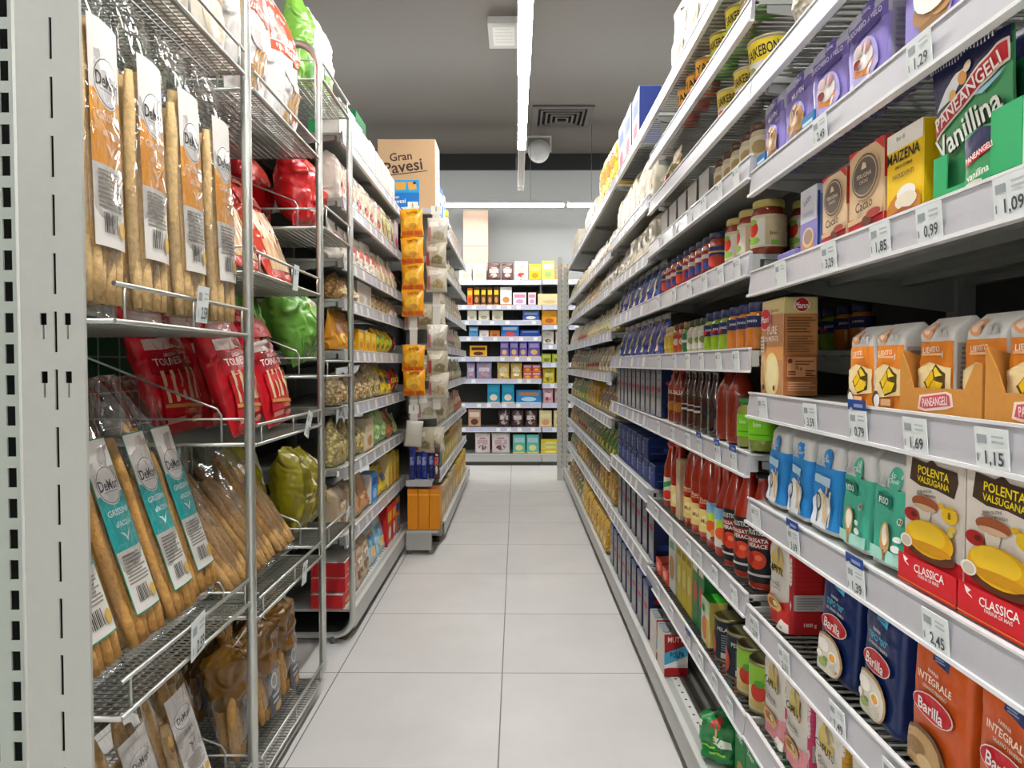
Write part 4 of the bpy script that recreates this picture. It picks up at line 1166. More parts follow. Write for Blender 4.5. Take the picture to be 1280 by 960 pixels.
def vanilla_box():
    w, d, h = .148, .12, .078
    mb = MB(); g = M('#2aa866', 'paper'); t = .0015
    arch = [(-.022 + .026 * math.cos(a) - .012, .012 + .046 * max(0, math.sin(a))) for a in [PI * k / 12 for k in range(13)]]
    outer = [(-w / 2, 0), (w / 2, 0), (w / 2, h), (.032, h * .93), (.032, .05), (.012, .012)] + [(x, z) for x, z in arch] + [(-.062, .012), (-.062, h * .55), (-w / 2, h * .62)]
    # front wall in three pieces around the window
    mb.box(-w / 2, w / 2, -d / 2, -d / 2 + t, 0, .014, g)
    mb.box(.028, w / 2, -d / 2, -d / 2 + t, .014, h, g)
    mb.box(-w / 2, -.048, -d / 2, -d / 2 + t, .014, h * .72, g)
    mb.box(-w / 2, w / 2, d / 2 - t, d / 2, 0, h, g); mb.box(-w / 2, w / 2, -d / 2 + t, d / 2 - t, 0, t, g)
    for s in (-1, 1):
        mb.box(s * w / 2 - (t if s > 0 else 0), s * w / 2 + (0 if s > 0 else t), -d / 2 + t, d / 2 - t, t, h * (.72 if s < 0 else 1), M('#dfe0da', 'paper') if s > 0 else g)
    p = Proto('sachet_display_box', mb.mesh('sachet_display_box'), w, d, h)
    m2 = MB()
    art(m2, lambda x, z, o: (x, -d / 2 - o, z), w, h, [('p', [(-.1, .02), (.12, .04), (.1, .14), (.0, .16), (-.08, .12)], '#efe2d2'), ('r', -.06, .06, .08, .1, '#c4202b'), ('r', .2, .1, .47, .12, '#1c8a50')], fine=False)
    p.parts.append(('printed_front', m2.mesh('printed_front')))
    return p
pVbx = vanilla_box()
put('R', pVbx, .778, 1.322, 'green cardboard display box holding vanilla sachets', 'display box', x=.512)
VW = [('r', -.5, 0, .5, 1, '#3a9a5e'), ('p', [(-.5, .6), (-.5, .9), (0, 1), (.5, .9), (.5, .65), (0, .5)], '#20244e'), ('p', [(-.4, .42), (.4, .62), (.4, .74), (-.4, .54)], '#c4202b'), ('t', 'PANEANGELI', 0, .58, .1, '#f7efe6', 13, .7), ('t', 'vanillina', 0, .25, .13, '#f2f4ee', 8, .7)]
pVw = bag('vanilla_sachet', .066, .006, .066, 'pillow', '#2f7f4c', VW, kind='gloss', seed=243, amp=.03, nu=20)
put('R', pVw, .768, 1.3235, 'small vanilla sachet showing in the window of the green box', 'sachet', 'vanilla sachets', x=.5155)
put('R', pVn, .800, 1.330, 'large green vanilla sachet leaning at the front of the box', 'sachet', 'vanilla sachets', x=.530, lean=R(-6), roll=R(2))
for i in range(5):
    put('R', pVb, .775, 1.330, 'green vanilla sachet in the box, %s behind the front one' % ORD[i], 'sachet', 'vanilla sachets', x=.546 + .014 * i, lean=R(-5), roll=R(2))
# icing sugar and muffin mix
def PU(kind_):
    a = [('r', -.5, 0, .5, .62, '#9284cf'), ('r', -.5, .60, .5, .74, '#6c5cae'), ('r', -.5, .74, .5, 1, '#b9b7c9'), ('e', .08, .80, .16, .10, '#5a4a9f'), ('t', 'Classic', .08, .785, .045, '#e5e1f2', 0, .28), ('t', '(o', .08, .835, .045, '#e5e1f2', 0, .2)]
    if kind_ == 0:
        a += [('t', 'ZUCCHERO A VELO', .02, .665, .055, '#ece8f6', 2, .85), ('p', [(-.25, .55), (.38, .57), (.38, .62), (-.25, .60)], '#4a3c88'), ('e', .05, .28, .33, .24, '#b9aee4'), ('p', [(-.22, .2), (.2, .14), (.28, .26), (-.18, .34)], '#e08a3a'), ('e', .03, .33, .25, .11, '#f2ede6'), ('e', .12, .42, .12, .07, '#b58a8a'), ('e', -.08, .43, .1, .06, '#d9c6c2'), ('e', -.1, .30, .08, .05, '#8a3a3a')]
    else:
        a += [('t', 'MUFFIN', .08, .62, .07, '#f3f0fa', 4, .7), ('e', .02, .28, .30, .25, '#a99ddb'), ('e', 0, .17, .24, .12, '#8f6636'), ('e', -.14, .28, .2, .11, '#a8783f'), ('e', .14, .27, .2, .11, '#b98a4c'), ('e', 0, .36, .27, .12, '#b8854a'), ('e', -.08, .42, .06, .035, '#5a3a20'), ('e', .1, .38, .06, .035, '#5a3a20'), ('e', .02, .46, .06, .03, '#e3c79a')]
    return a
PSD = [('r', -.42, .05, .42, .7, '#a9a4b8')] + lines(-.36, .36, .1, .66, 10, '#86809a')
pPu = [bag('baking_mix_bag', .118, .07, .148, 'block', '#b9b7c9', PU(k), PSD, kind='gloss', seed=251 + k, amp=.08, bands=((-.1, .62, '#9284cf'),), nv=24) for k in range(2)]
pPb = carton('baking_mix_box', .13, .05, .155, '#8d7fd0', '#b4add9', None, PU(1) + [('e', .05, .42, .36, .2, '#f1ede6'), ('e', .05, .46, .25, .13, '#a5602f'), ('e', .12, .52, .1, .06, '#c47a44')], PSD, fine=True)
for i, D in enumerate((1.03, 1.155)):
    put('R', pPu[0], D, 1.532, 'lilac icing sugar bag with a dessert picture, %s from the open edge' % ORD[i], 'baking mix', 'lilac icing sugar bags', yaw=rnd.uniform(-.05, .05))
for i, D in enumerate((1.28, 1.40)):
    put('R', pPu[1], D, 1.532, 'lilac muffin mix bag, %s beyond the icing sugar' % ORD[i], 'baking mix', 'lilac muffin mix bags', yaw=rnd.uniform(-.05, .05))
put('R', pPb, .86, 1.532, 'purple baking mix box with a cookie picture near the icing sugar', 'baking mix', None)
put('R', pPb, .72, 1.532, 'purple baking mix box cut off by the frame', 'baking mix', None)
pCard = carton('shelf_card', .05, .004, .03, '#1f6fa8', None, None, [('r', -.4, .4, .4, .6, '#bfe0f2')])
put('R', pCard, 1.205, 1.532, 'small blue card in front of the icing sugar', 'shelf card', 'blue shelf cards', x=.5065)
put('R', pCard, 1.435, 1.532, 'small blue card in front of the muffin mix', 'shelf card', 'blue shelf cards', x=.5065)
# flour bags on the lower shelves
def caputo(c, c2, st):
    return [('r', -.5, .0, .5, .26, c), ('p', [(-.5, .30), (.1, .26), (.5, .34), (.5, .22), (-.5, .2)], c), ('p', [(-.25, .58), (.28, .58), (.22, .80), (.0, .90), (-.2, .78)], '#d9bf6a'), ('e', .05, .78, .05, .1, '#8d8d86'), ('t', 'CAPUTO', .0, .62, .08, '#231d12', -4, .62), ('t', st, -.05, .47, .06, '#8a8580', -3, .5), ('r', -.3, .40, .2, .415, '#b9a89e'),
            ('e', -.1, .22, .34, .075, '#d9a860'), ('e', -.12, .225, .22, .045, '#8f5a30'), ('e', -.02, .23, .1, .03, '#cfd7a0'), ('p', [(.1, 0), (.5, 0), (.5, .1), (.3, .12)], '#efe6de'), ('t', '1 kg', .32, .05, .03, '#7a6a60', 0, .2)]
def pleat(c, lab, w):
    a = [('r', -.5, 0, .5, 1, c)]
    a += [('r', -.5, .46 + .05 * k, .5, .465 + .05 * k, lab) for k in range(9)]
    return a + [('r', -.42, .26, .42, .43, '#b9b4b0')] + lines(-.36, .36, .28, .42, 5, '#8f8a86') + [('t', '1000 g', 0, .12, .04, w, 0, .5)]
pCap = bag('flour_bag', .108, .075, .18, 'block', '#ded8cd', caputo('#cf2a22', '#a3161a', 'Nuvola'), pleat('#b71f22', '#8f1519', '#f0dcd4'), kind='paper', seed=261, fk='paper')
pCapP = bag('flour_bag', .104, .075, .18, 'block', '#ded8cd', caputo('#e79aa0', '#d0446a', 'Classica'), pleat('#cf4470', '#a82a55', '#f6dfe6'), kind='paper', seed=262, fk='paper')
pCapG = bag('flour_bag', .104, .075, .18, 'block', '#ded8cd', caputo('#e2c060', '#c8922a', 'Semola'), pleat('#c9962c', '#9c701c', '#f6eccf'), kind='paper', seed=263, fk='paper')
put('R', pCap, 1.375, .612, 'white flour bag with red pleated side, next to navy flour', 'flour')
for i, D in enumerate((1.375, 1.47 - .0)):
    if i == 0:
        put('R', pCapP, 1.40, .372, 'white flour bag with pink pleated side, by the gold-sided bag', 'flour', 'pink-sided flour bags', yaw=.04)
put('R', pCapP, 1.29, .372, 'white flour bag with pink pleated side, second from green tins', 'flour', 'pink-sided flour bags')
put('R', pCapG, 1.16, .372, 'white flour bag with gold pleated side on the low shelf', 'flour')
put('R', pCapG, 1.03, .372, 'white and gold flour bag at the bottom edge of the photo', 'flour')
def barilla(main, patch, t1, t2, tc, food):
    a = [('p', [(-.12, .80), (.16, .76), (.2, .97), (-.02, .99)], patch)] + lines(-.07, .12, .80, .86, 3, '#1d3f6a' if food == 0 else '#8fa0c4') + \
        [('t', 'FARINA', -.05, .715, .026, '#d8d2c8', -3, .3), ('t', t1, -.02, .655, .052, tc, -3, .62), ('t', t2, 0, .595, .024, '#d8d2c8', -3, .5),
         ('e', -.04, .46, .37, .092, '#f2e6e0'), ('e', -.04, .46, .35, .084, '#cf1f2c'), ('t', 'Barilla', -.04, .458, .085, '#fbf6f2', -4, .60)]
    if food == 0:
        a += [('e', -.18, .16, .48, .2, '#b58a55'), ('e', -.20, .15, .45, .185, '#d9d2c2'), ('e', -.28, .24, .18, .06, '#efe9dc'), ('e', .02, .18, .12, .05, '#f0efe8'), ('e', .02, .18, .08, .034, '#eea41a'), ('e', -.26, .09, .12, .03, '#93a94a'), ('e', -.18, .13, .07, .02, '#6f8a3a'), ('e', -.36, .15, .08, .03, '#efe9dc'), ('e', .08, .09, .1, .025, '#c3bba6')]
    else:
        a += [('e', -.2, .1, .44, .19, '#6a4a2c'), ('e', -.22, .09, .40, .17, '#b08d5c'), ('e', -.3, .13, .18, .06, '#8a6a40'), ('e', -.1, .06, .16, .05, '#c9a878')]
    return a
pBa = [bag('flour_bag', .108, .075, .182, 'block', '#152a5e', barilla('#152a5e', '#35a9c9', 'TIPO "00"', 'DI GRANO TENERO', '#49b6d6', 0), [('r', -.1, .1, .3, .35, '#3a4a78'), ('t', 'Barilla', .1, .5, .05, '#cf1f2c', 0, .5)], kind='gloss', seed=271 + k, amp=.04, nv=24) for k in range(2)]
pBo = [bag('flour_bag', .112, .075, .18, 'block', '#cf5a20', barilla('#cf5a20', '#1b2f63', 'INTEGRALE', 'GRANO TENERO', '#f3e2cc', 1), [('t', 'INTEGRALE', .1, .55, .05, '#f3e2cc', 0, .8)], kind='gloss', seed=275 + k, amp=.04, nv=24) for k in range(2)]
put('R', pBa[0], 1.135, .612, 'navy plain flour bag with red oval, nearer the red flour', 'flour', 'navy flour bags', yaw=.08, lean=R(3))
put('R', pBa[1], .995, .612, 'navy plain flour bag with red oval, next to orange bags', 'flour', 'navy flour bags', yaw=-.03, lean=R(2))
put('R', pBo[0], .862, .612, 'orange wholemeal flour bag next to the navy ones', 'flour', 'orange flour bags', yaw=.03, lean=R(2))
put('R', pBo[1], .735, .612, 'orange wholemeal flour bag cut off by the frame', 'flour', 'orange flour bags', lean=R(2))

# ------------------------------------------------------------------ sauces bay
RED, DRED = '#b32a12', '#7e1a0c'
def bottle_prof(h, r, rn=.0145, sh=.58):
    return [(r * .92, 0), (r, .006), (r, h * sh), (r * .93, h * (sh + .06)), (r * .66, h * (sh + .18)), (rn * 1.12, h * (sh + .27)), (rn, h * (sh + .30)), (rn, h * .945), (rn * 1.15, h * .95)]
def cap_prof(h, rn=.0145, k=1.35):
    return [(rn * k, h * .945), (rn * k * 1.02, h * .95), (rn * k, h * .995), (rn * k * .8, h)]
def passata(lab, capc, h=.25, r=.034, sh=.58, color=RED):
    return jar('tomato_bottle', bottle_prof(h, r, .0145, sh), color, capc, cap_prof(h), None, labels=[(a * h, b * h, c, t, r) for a, b, c, t in lab])
pRu = passata([(.06, .55, '#14181f', [('t', 'RUSTICA', 0, .88, .09, '#e9e6df', 0, .66), ('r', -.5, .60, .5, .80, '#8c1a18'), ('t', 'PASSATA', 0, .74, .07, '#efe9e0', 0, .7), ('t', 'VERACE', 0, .65, .07, '#efe9e0', 0, .7), ('e', 0, .40, .3, .16, '#cf3a1e'), ('e', .06, .44, .12, .05, '#e8714a'), ('e', -.3, .42, .2, .12, '#a82314'), ('r', -.4, .12, .4, .16, '#c9c4ba')])], '#17181a', .258)
pGc = passata([(.10, .50, '#d9d7cd', [('r', -.8, .70, .8, 1, '#7fb2d6'), ('e', 0, .55, .4, .2, '#b6d43c'), ('e', -.1, .36, .34, .16, '#df5a22'), ('e', .2, .2, .3, .12, '#e08a30'), ('e', .1, .05, .2, .06, '#7d3b20')])], '#1f8f4d', .25, .033, .46)
pYe = passata([(.10, .34, '#e8cf7c', [('e', 0, .5, .3, .25, '#f0dfa0'), ('t', 'Mutti', 0, .5, .2, '#8a5a20', 0, .5)]), (.36, .50, '#b5221c', [('r', -.4, .3, .4, .36, '#e8cf7c'), ('t', 'Passata', 0, .6, .3, '#f3e2b0', 0, .7)])], '#c8231f', .265, .036, .62)
pRc = passata([(.10, .46, '#d9dccf', [('p', [(-.6, .45), (.6, .75), (.6, .95), (-.6, .7)], '#2f9a4c'), ('e', 0, .25, .34, .2, '#cf2f1f')])], '#d01f24', .225, .031)
pYr = passata([(.10, .40, '#e4cf86', [('e', 0, .4, .3, .25, '#efe3b0')]), (.42, .54, '#b3261d', None)], '#d01f24', .235, .031)
for i, D in enumerate((1.545, 1.63, 1.715)):
    put('R', pRu, D, .632, 'black-capped passata bottle with a black label, %s from the flour bay' % ORD[i], 'bottle', 'black-labelled passata bottles', x=.515 if i else .52)
for i, D in enumerate((1.80, 1.875)):
    put('R', pGc, D, .632, 'green-capped bottle of tomato passata, %s past the black labels' % ORD[i], 'bottle', 'green-capped passata bottles', x=.518)
for i, D in enumerate((1.955, 2.045, 2.135)):
    put('R', pYe, D, .632, 'tall passata bottle with red and yellow label, %s past green caps' % ORD[i], 'bottle', 'yellow-labelled passata bottles', x=.518)
pBg = carton('passata_carton', .055, .055, .19, '#cbb391', '#b79f7e', None, [('e', 0, .5, .3, .2, '#dcc7a8')])
put('R', pBg, 2.225, .632, 'beige carton among the passata bottles', 'carton', x=.52)
put('R', pYr, 2.315, .632, 'red-capped bottle with a yellow label, next to the beige carton', 'bottle', x=.518)
put('R', pRc, 2.425, .632, 'short red-capped bottle with a white and green label', 'bottle', x=.518)
for i, (p, D) in enumerate(((pRu, 1.55), (pRu, 1.64), (pGc, 1.76), (pYe, 1.87), (pYe, 1.97), (pYe, 2.07), (pRc, 2.2), (pRc, 2.3))):
    put('R', p, D, .632, 'tomato bottle in the back row, %s from the flour bay' % ORD[i], 'bottle', 'back row tomato bottles', x=.61)
# dark bottles shelf (.934)
def sauce(color, lab, capc='#b3241e', h=.175, r=.030, sh=.5):
    return jar('sauce_bottle', bottle_prof(h, r, .013, sh), color, capc, cap_prof(h, .013), None, labels=lab)
pCream = sauce('#8d2410', [(.02, .10, '#d8bf8e', [('p', [(-.4, .3), (0, .8), (.4, .3)], '#b98d4c'), ('t', 'Bio', .1, .82, .15, '#6c4a24')], .030)], '#9c1f16', .185, .036, .62)
pBkW = sauce('#2a130c', [(.025, .085, '#d6d6ce', [('e', 0, .6, .3, .25, '#2a2a28')], .026)], '#1c1a18', .18, .027, .5)
pBkK = sauce('#3a150d', [(.025, .09, '#1b1a19', [('r', -.5, .4, .5, .5, '#c9c4ba'), ('r', -.5, .65, .5, .7, '#c9c4ba')], .026)], '#6d1712', .18, .027, .5)
pRl = sauce('#7d2712', [(.085, .115, '#c5261e', [('t', 'SALSA', 0, .5, .5, '#f3e3d6', 0, .6)], .029), (.03, .085, '#d0bf9c', [('e', 0, .4, .4, .3, '#b9762a')], .029)], '#c5261e', .18, .030, .6)
for i, D in enumerate((1.70, 1.785)):
    put('R', pCream, D, .936, 'brown sauce bottle with a cream label, %s from the green jars' % ORD[i], 'bottle', 'cream-labelled sauce bottles', x=.517)
for i, D in enumerate((1.87, 1.945)):
    put('R', pBkW, D, .936, 'dark sauce bottle with a white label, %s past the cream labels' % ORD[i], 'bottle', 'white-labelled dark bottles', x=.518)
for i, D in enumerate((2.02, 2.095, 2.17)):
    put('R', pBkK, D, .936, 'dark sauce bottle with a black label, %s past the white labels' % ORD[i], 'bottle', 'black-labelled dark bottles', x=.518)
for i, D in enumerate((2.27, 2.36)):
    put('R', pRl, D, .936, 'brown sauce bottle with a red neck band, %s past black labels' % ORD[i], 'bottle', 'red-banded sauce bottles', x=.518)
pLime = jar('olive_jar', [(.030, 0), (.033, .004), (.033, .085), (.027, .095), (.027, .100)], '#8f9a3c', '#2c7a34', [(.029, .099), (.030, .101), (.030, .112), (.028, .114)], (.025, .075, '#7fd11f', [('t', 'bio', -.1, .7, .2, '#eef7dc', 0, .3), ('r', -.5, .2, .3, .25, '#4f9a14')], .033))
for i, (D, x) in enumerate(((1.545, .52), (1.625, .52), (1.56, .60))):
    put('R', pLime, D, .936, ['lime-labelled jar of olives half behind the blue flour', 'lime-labelled jar of olives beside the cream-labelled bottles', 'lime-labelled jar of olives in the back row'][i], 'jar', None, x=x)
# small dressings (1.16)
def dress(color, lab, capc, h=.105, r=.027):
    return jar('dressing_bottle', [(r * .95, 0), (r, .004), (r, h * .62), (r * .96, h * .68), (r * .78, h * .76), (r * .72, h * .80)], color, capc, [(r * .76, h * .80), (r * .78, h * .81), (r * .78, h * .985), (r * .72, h)], lab)
NV = '#262b5e'
pOr = dress('#d9822e', (.048, .074, NV, [('t', 'pesto', 0, .6, .3, '#dfe2ee', 0, .5)], .027), NV)
pLg = dress('#93b81f', (.042, .072, NV, [('t', 'pesto', 0, .6, .3, '#dfe2ee', 0, .5), ('e', -.3, .3, .2, .2, '#c5262a')], .027), NV)
pWh = dress('#c9c3a6', (.012, .062, '#d9d6c8', [('e', 0, .5, .3, .2, '#8a9a5a')], .025), '#3c4a24', .098, .025)
pGr = dress('#3f7a3a', (.015, .06, '#2f7a4c', [('r', -.4, .4, .4, .6, '#e0e6d6')], .024), '#8a6a2c', .098, .024)
pRo = dress('#b5562a', (.02, .058, '#b83a24', [('e', 0, .5, .3, .3, '#e6d8c4')], .024), '#6a3a1c', .098, .024)
pYl = dress('#c9a83c', (.02, .06, '#d9bd4a', None, .024), '#c9b98a', .095, .024)
k = 0
for p, n, c, ds, xx in ((pOr, 'orange pesto jar with navy lid', 'orange pesto jars', (1.565, 1.635, 1.705), .52), (pLg, 'lime green pesto jar with navy lid', 'lime green pesto jars', (1.775, 1.845, 1.915), .52)):
    for i, D in enumerate(ds):
        put('R', p, D, 1.162, '%s, %s from the potato box' % (n, ORD[k]), 'jar', c, x=xx); k += 1
for i, D in enumerate((1.985, 2.05, 2.115)):
    put('R', pWh, D, 1.162, 'small pale jar with white label, %s past the lime green ones' % ORD[i], 'jar', 'small pale jars', x=.523)
put('R', pGr, 2.18, 1.162, 'small dark green jar between the pale and the reddish ones', 'jar', None, x=.523)
for i, D in enumerate((2.24, 2.305)):
    put('R', pRo, D, 1.162, 'small reddish jar, %s past the dark green one' % ORD[i], 'jar', 'small reddish jars', x=.523)
for i, D in enumerate((2.375, 2.44)):
    put('R', pYl, D, 1.162, 'small yellow jar, %s past the reddish ones' % ORD[i], 'jar', 'small yellow jars', x=.523)
for i, D in enumerate((1.57, 1.65, 1.73, 1.81)):
    put('R', pOr if i < 2 else pLg, D, 1.162, 'pesto jar in the back row, %s from the potato box' % ORD[i], 'jar', 'back row pesto jars', x=.60)
pPlate = jar('paper_plate_pack', [(.05, 0), (.075, .02), (.085, .055), (.08, .075), (.03, .085)], '#cfcabb', kind='gloss')
# jars (1.365)
def big_jar(lab):
    return jar('sauce_jar', [(.031, 0), (.036, .005), (.0365, .088), (.032, .100), (.030, .104)], '#8c2a12', '#b9a75c', [(.032, .103), (.0335, .105), (.0335, .117), (.031, .120)], lab)
JL = [('r', -.9, .06, .0, .9, '#e2dccd'), ('e', -.42, .58, .22, .26, '#d8341f'), ('e', -.44, .80, .2, .09, '#86b83a'), ('e', -.38, .22, .24, .12, '#8fbf4c'), ('r', .02, .06, .9, .95, '#c9b48c'), ('t', 'bio', .25, .42, .13, '#5c4a2c', 0, .3), ('r', .18, .05, .4, .2, '#7fb04a'), ('r', .66, .06, .96, .45, '#efece2')] + [('r', .70 + .035 * q, .1, .715 + .035 * q, .4, '#2f2a24') for q in range(6)]
pBJ = big_jar((.016, .086, '#d7c9a8', JL, .0365))
for i, (D, x) in enumerate(((1.535, .522), (1.63, .522), (1.725, .522), (1.535, .61))):
    put('R', pBJ, D, 1.367, ['large red sauce jar with a vegetable label, next to the lilac box', 'large red sauce jar with gold lid, second from the lilac box', 'large red sauce jar with gold lid, third from the lilac box', 'large red sauce jar in the back row'][i], 'jar', 'large red sauce jars', x=x)
pSJ = [jar('sauce_jar', [(.026, 0), (.030, .004), (.030, .085), (.026, .095), (.025, .099)], '#a8361a', '#2a2f52', [(.027, .098), (.028, .100), (.028, .112), (.026, .114)], (.020, .076, c, a, .030)) for c, a in (('#2c3a78', [('e', 0, .3, .5, .3, '#c8442a'), ('r', -.5, .7, .5, .78, '#d9b23a'), ('r', .4, .1, .6, .6, '#e6e2da')]), ('#9c2a2e', [('r', -.6, .62, .6, .84, '#e3dcd6'), ('e', 0, .3, .3, .25, '#3a478a')]))]
for i, D in enumerate((1.875, 1.945, 2.015, 2.095, 2.165, 2.255, 2.335, 2.41, 2.485)):
    put('R', pSJ[0 if i in (0, 5, 8) else 1], D, 1.367, 'slim red sauce jar with navy lid, %s past the large gold-lidded jars' % ORD[i], 'jar', 'slim red sauce jars', x=.522)
# cream little jars (1.57)
pCJ = jar('spread_jar', [(.026, 0), (.030, .004), (.030, .062), (.027, .070), (.027, .072)], '#d6c9a6', '#4d2d1c', [(.028, .071), (.029, .073), (.029, .088), (.027, .090)], (.01, .058, '#e0d6bc', [('e', 0, .5, .3, .3, '#b9a06a')], .030))
for i, D in enumerate((1.545, 1.615, 1.685, 1.755, 1.825)):
    put('R', pCJ, D, 1.572, 'little cream jar with brown lid, %s from the lilac bags' % ORD[i], 'jar', 'little cream jars', x=.522)
pTr = carton('foil_tray_pack', .10, .12, .10, '#c4c5c1', '#6d6e6c', '#b4b5b1')
for i, D in enumerate((1.96, 2.09, 2.22, 2.35, 2.48)):
    put('R', pTr, D, 1.572, 'grey-white carton past the little cream jars, %s along' % ORD[i], 'carton', 'grey-white cartons', x=.53)
# noodle cups
def cup(c, band, txt, r=.043, h=.105, blob='#d23a2a', body='#e7e3da'):
    a = [('r', -.75, .55, .75, 1, band), ('t', txt, 0, .76, .24, '#1d1a12', 8, .82), ('e', .25, .40, .14, .11, blob), ('e', -.1, .14, .4, .14, '#d9b98a'), ('e', -.3, .38, .16, .07, c)]
    return jar('noodle_cup', [(r * .76, 0), (r * .78, .003), (r * .96, h * .92)], body, '#d8cfae', [(r, h * .92), (r * 1.03, h * .93), (r * 1.03, h * .965), (r * .97, h * .975), (r * .3, h * .978)], None, 'paper', 22,
               [(h * .06, h * .9, body, None, r * .92)]) if False else _cup(r, h, body, a)
def _cup(r, h, body, a):
    mb = MB(); mb.lathe([(r * .78, 0), (r * .80, .002), (r * .97, h * .93)], M(body, 'paper'), 22)
    parts = []
    m2 = MB(); m2.lathe([(r * .99, h * .925), (r * 1.03, h * .93), (r * 1.03, h * .96), (r * .99, h * .975), (r * .3, h * .98)], M('#dccf9f', 'gloss'), 22); parts.append(('lid', m2.mesh('lid')))
    m3 = MB()
    rr = lambda z: r * .80 + (r * .17) * z / (h * .93) + .0008
    z0, z1 = .006, h * .9
    m3.grid(lambda u, v: (rr(z0 + (z1 - z0) * v) * math.sin(2 * PI * u), -rr(z0 + (z1 - z0) * v) * math.cos(2 * PI * u), z0 + (z1 - z0) * v), 24, 1, M(body, 'paper'), True, wrap=True)
    art(m3, lambda x, z, o: ((rr(z0 + z) + o) * math.sin(x / r), -(rr(z0 + z) + o) * math.cos(x / r), z0 + z), 2 * r, z1 - z0, a, step=.0002, curved=True, clip=False)
    parts.append(('printed_sleeve', m3.mesh('printed_sleeve')))
    p = Proto('noodle_cup', mb.mesh('noodle_cup'), 2 * r, 2 * r, h, parts)
    p.round = True
    return p
pCu1 = cup('#8a9a5a', '#ecd02a', 'SAIKEBON', .050, .115, '#e8c22a')
pCu2 = cup('#cf3a3a', '#e3c83a', 'SAIKEBON', .038, .098, '#cf3a3a')
pCu3 = cup('#4fae3a', '#e8d22a', 'SAIKEBON', .040, .108, '#4fae3a', '#9ccf6a')
pCu4 = cup('#e07a22', '#f0b02a', 'YAKI', .038, .108, '#e03a22', '#e2603a')
put('R', pCu1, 1.545, 1.732, 'large white noodle cup with yellow band, by the shelf bracket', 'noodle cup', None, x=.518)
put('R', pCu2, 1.66, 1.732, 'smaller white noodle cup between the large one and another', 'noodle cup', None, x=.522)
put('R', pCu2, 1.785, 1.732, 'smaller white noodle cup, the farther of two alike', 'noodle cup', None, x=.518)
for i, (p, D, t) in enumerate(((pCu3, 1.72, 'green noodle cup, nearer of the two green ones'), (pCu3, 1.86, 'green noodle cup, farther of the two, beside orange cups'), (pCu4, 2.01, 'orange-red noodle cup, first past the green ones'), (pCu4, 2.12, 'orange-red noodle cup, second past the green ones'), (pCu4, 2.23, 'orange-red noodle cup, third past the green ones'))):
    put('R', p, D, 1.902, t, 'noodle cup', 'coloured noodle cups', x=.52)
pNo = bag('noodle_bag', .09, .05, .11, 'pillow', '#cbb98e', None, kind='mottle', seed=291)
pGn = jar('snack_can', [(.032, 0), (.033, .003), (.033, .1), (.031, .104)], '#5cae3a', kind='gloss', label=(.03, .07, '#e3e6dd', None, .033))
pSl = bag('snack_bag', .11, .06, .15, 'pillow', '#c9c6bb', None, kind='mottle', seed=295)
for i, D in enumerate((1.02, 1.15, 1.28)):
    put('R', pSl, D, 1.732, 'silvery patterned bag above the icing sugar, %s from the open edge' % ORD[i], 'snack', 'silvery bags high up', x=.52)
put('R', pNo, 1.60, 1.902, 'pale bag of noodles beside the green cup, high up', 'noodles', None, x=.52)
put('R', pGn, 1.525, 1.902, 'small green and white can by the end bracket, high up', 'can', None, x=.52)
# tins and packs (.363)
def tin(name, h, r, body, art_, top='#8f8a62', z0=.006):
    p = jar(name, [(r, 0), (r * 1.02, .001), (r * 1.02, .004), (r * .985, .006), (r * .985, h - .006), (r * 1.02, h - .004), (r * 1.02, h - .001), (r * .98, h)], '#b9b48c', None, None, (z0, h - .008, body, art_, r * .985), 'steel', 26)
    m = MB(); m.lathe([(r * .95, h - .004), (r * .90, h - .003), (r * .88, h - .0045), (r * .5, h - .004), (.001, h - .004)], M(top, 'steel'), 26, close=False)
    m.box(-.006, .006, -r * .8, -r * .3, h - .003, h - .0015, M('#c9c49a', 'steel'))
    # rim ring above the sunken lid
    m.lathe([(r * .95, h - .004), (r * .98, h + .0005)], M(top, 'steel'), 26, close=False)
    p.mesh.materials[0] = M('#a8a274', 'steel')
    p.parts.append(('tin_lid', m.mesh('tin_lid')))
    return p
pPe = tin('food_tin', .112, .038, '#1d2733', [('t', 'PELATI', .1, .80, .1, '#e6e3d8', 0, .6)] + lines(.0, .5, .25, .7, 7, '#7d8792') + [('r', .0, .05, .5, .2, '#c9cbc6'), ('e', -.5, .35, .3, .3, '#b8442a')])
pGt = tin('food_tin', .112, .0365, '#cdbf92', [('r', -1.4, .52, 1.4, 1, '#93c83a'), ('e', 0, .42, .26, .2, '#cf3a24'), ('e', .04, .62, .16, .08, '#5aa03a'), ('e', 0, .15, .4, .08, '#c9b26a')])
for i, D in enumerate((1.70, 1.80)):
    put('R', pPe, D, .365, 'dark tin of peeled tomatoes, %s the light green tins' % ['next to', 'second from'][i], 'tin', 'dark tomato tins', x=.517)
for i, D in enumerate((1.535, 1.62)):
    put('R', pGt, D, .365, 'light green tin with tomato picture, %s the pink-sided flour' % ['next to', 'second from'][i], 'tin', 'light green tins', x=.517)
for i, D in enumerate((1.54, 1.63)):
    put('R', pGt, D, .365, 'light green tin in the back row, %s from the flour' % ORD[i], 'tin', 'light green tins', x=.605)
pGb = carton('soup_carton', .075, .05, .125, '#d9dccb', '#c9b85a', '#39b02a', [('r', -.5, .7, .5, .95, '#bcd8a4'), ('e', 0, .35, .4, .25, '#cf7a3a'), ('r', .2, 0, .5, .6, '#e0b52a'), ('e', -.2, .75, .2, .08, '#2f9a4c')])
put('R', pGb, 1.895, .365, 'green-topped soup carton beside the dark tomato tins', 'carton', None, x=.517)
pGg = carton('pulse_box', .06, .055, .20, '#2c7a3c', '#1f6a34', None, [('e', 0, .5, .3, .15, '#cf3a2a'), ('r', -.4, .8, .4, .9, '#d9d6c0')])
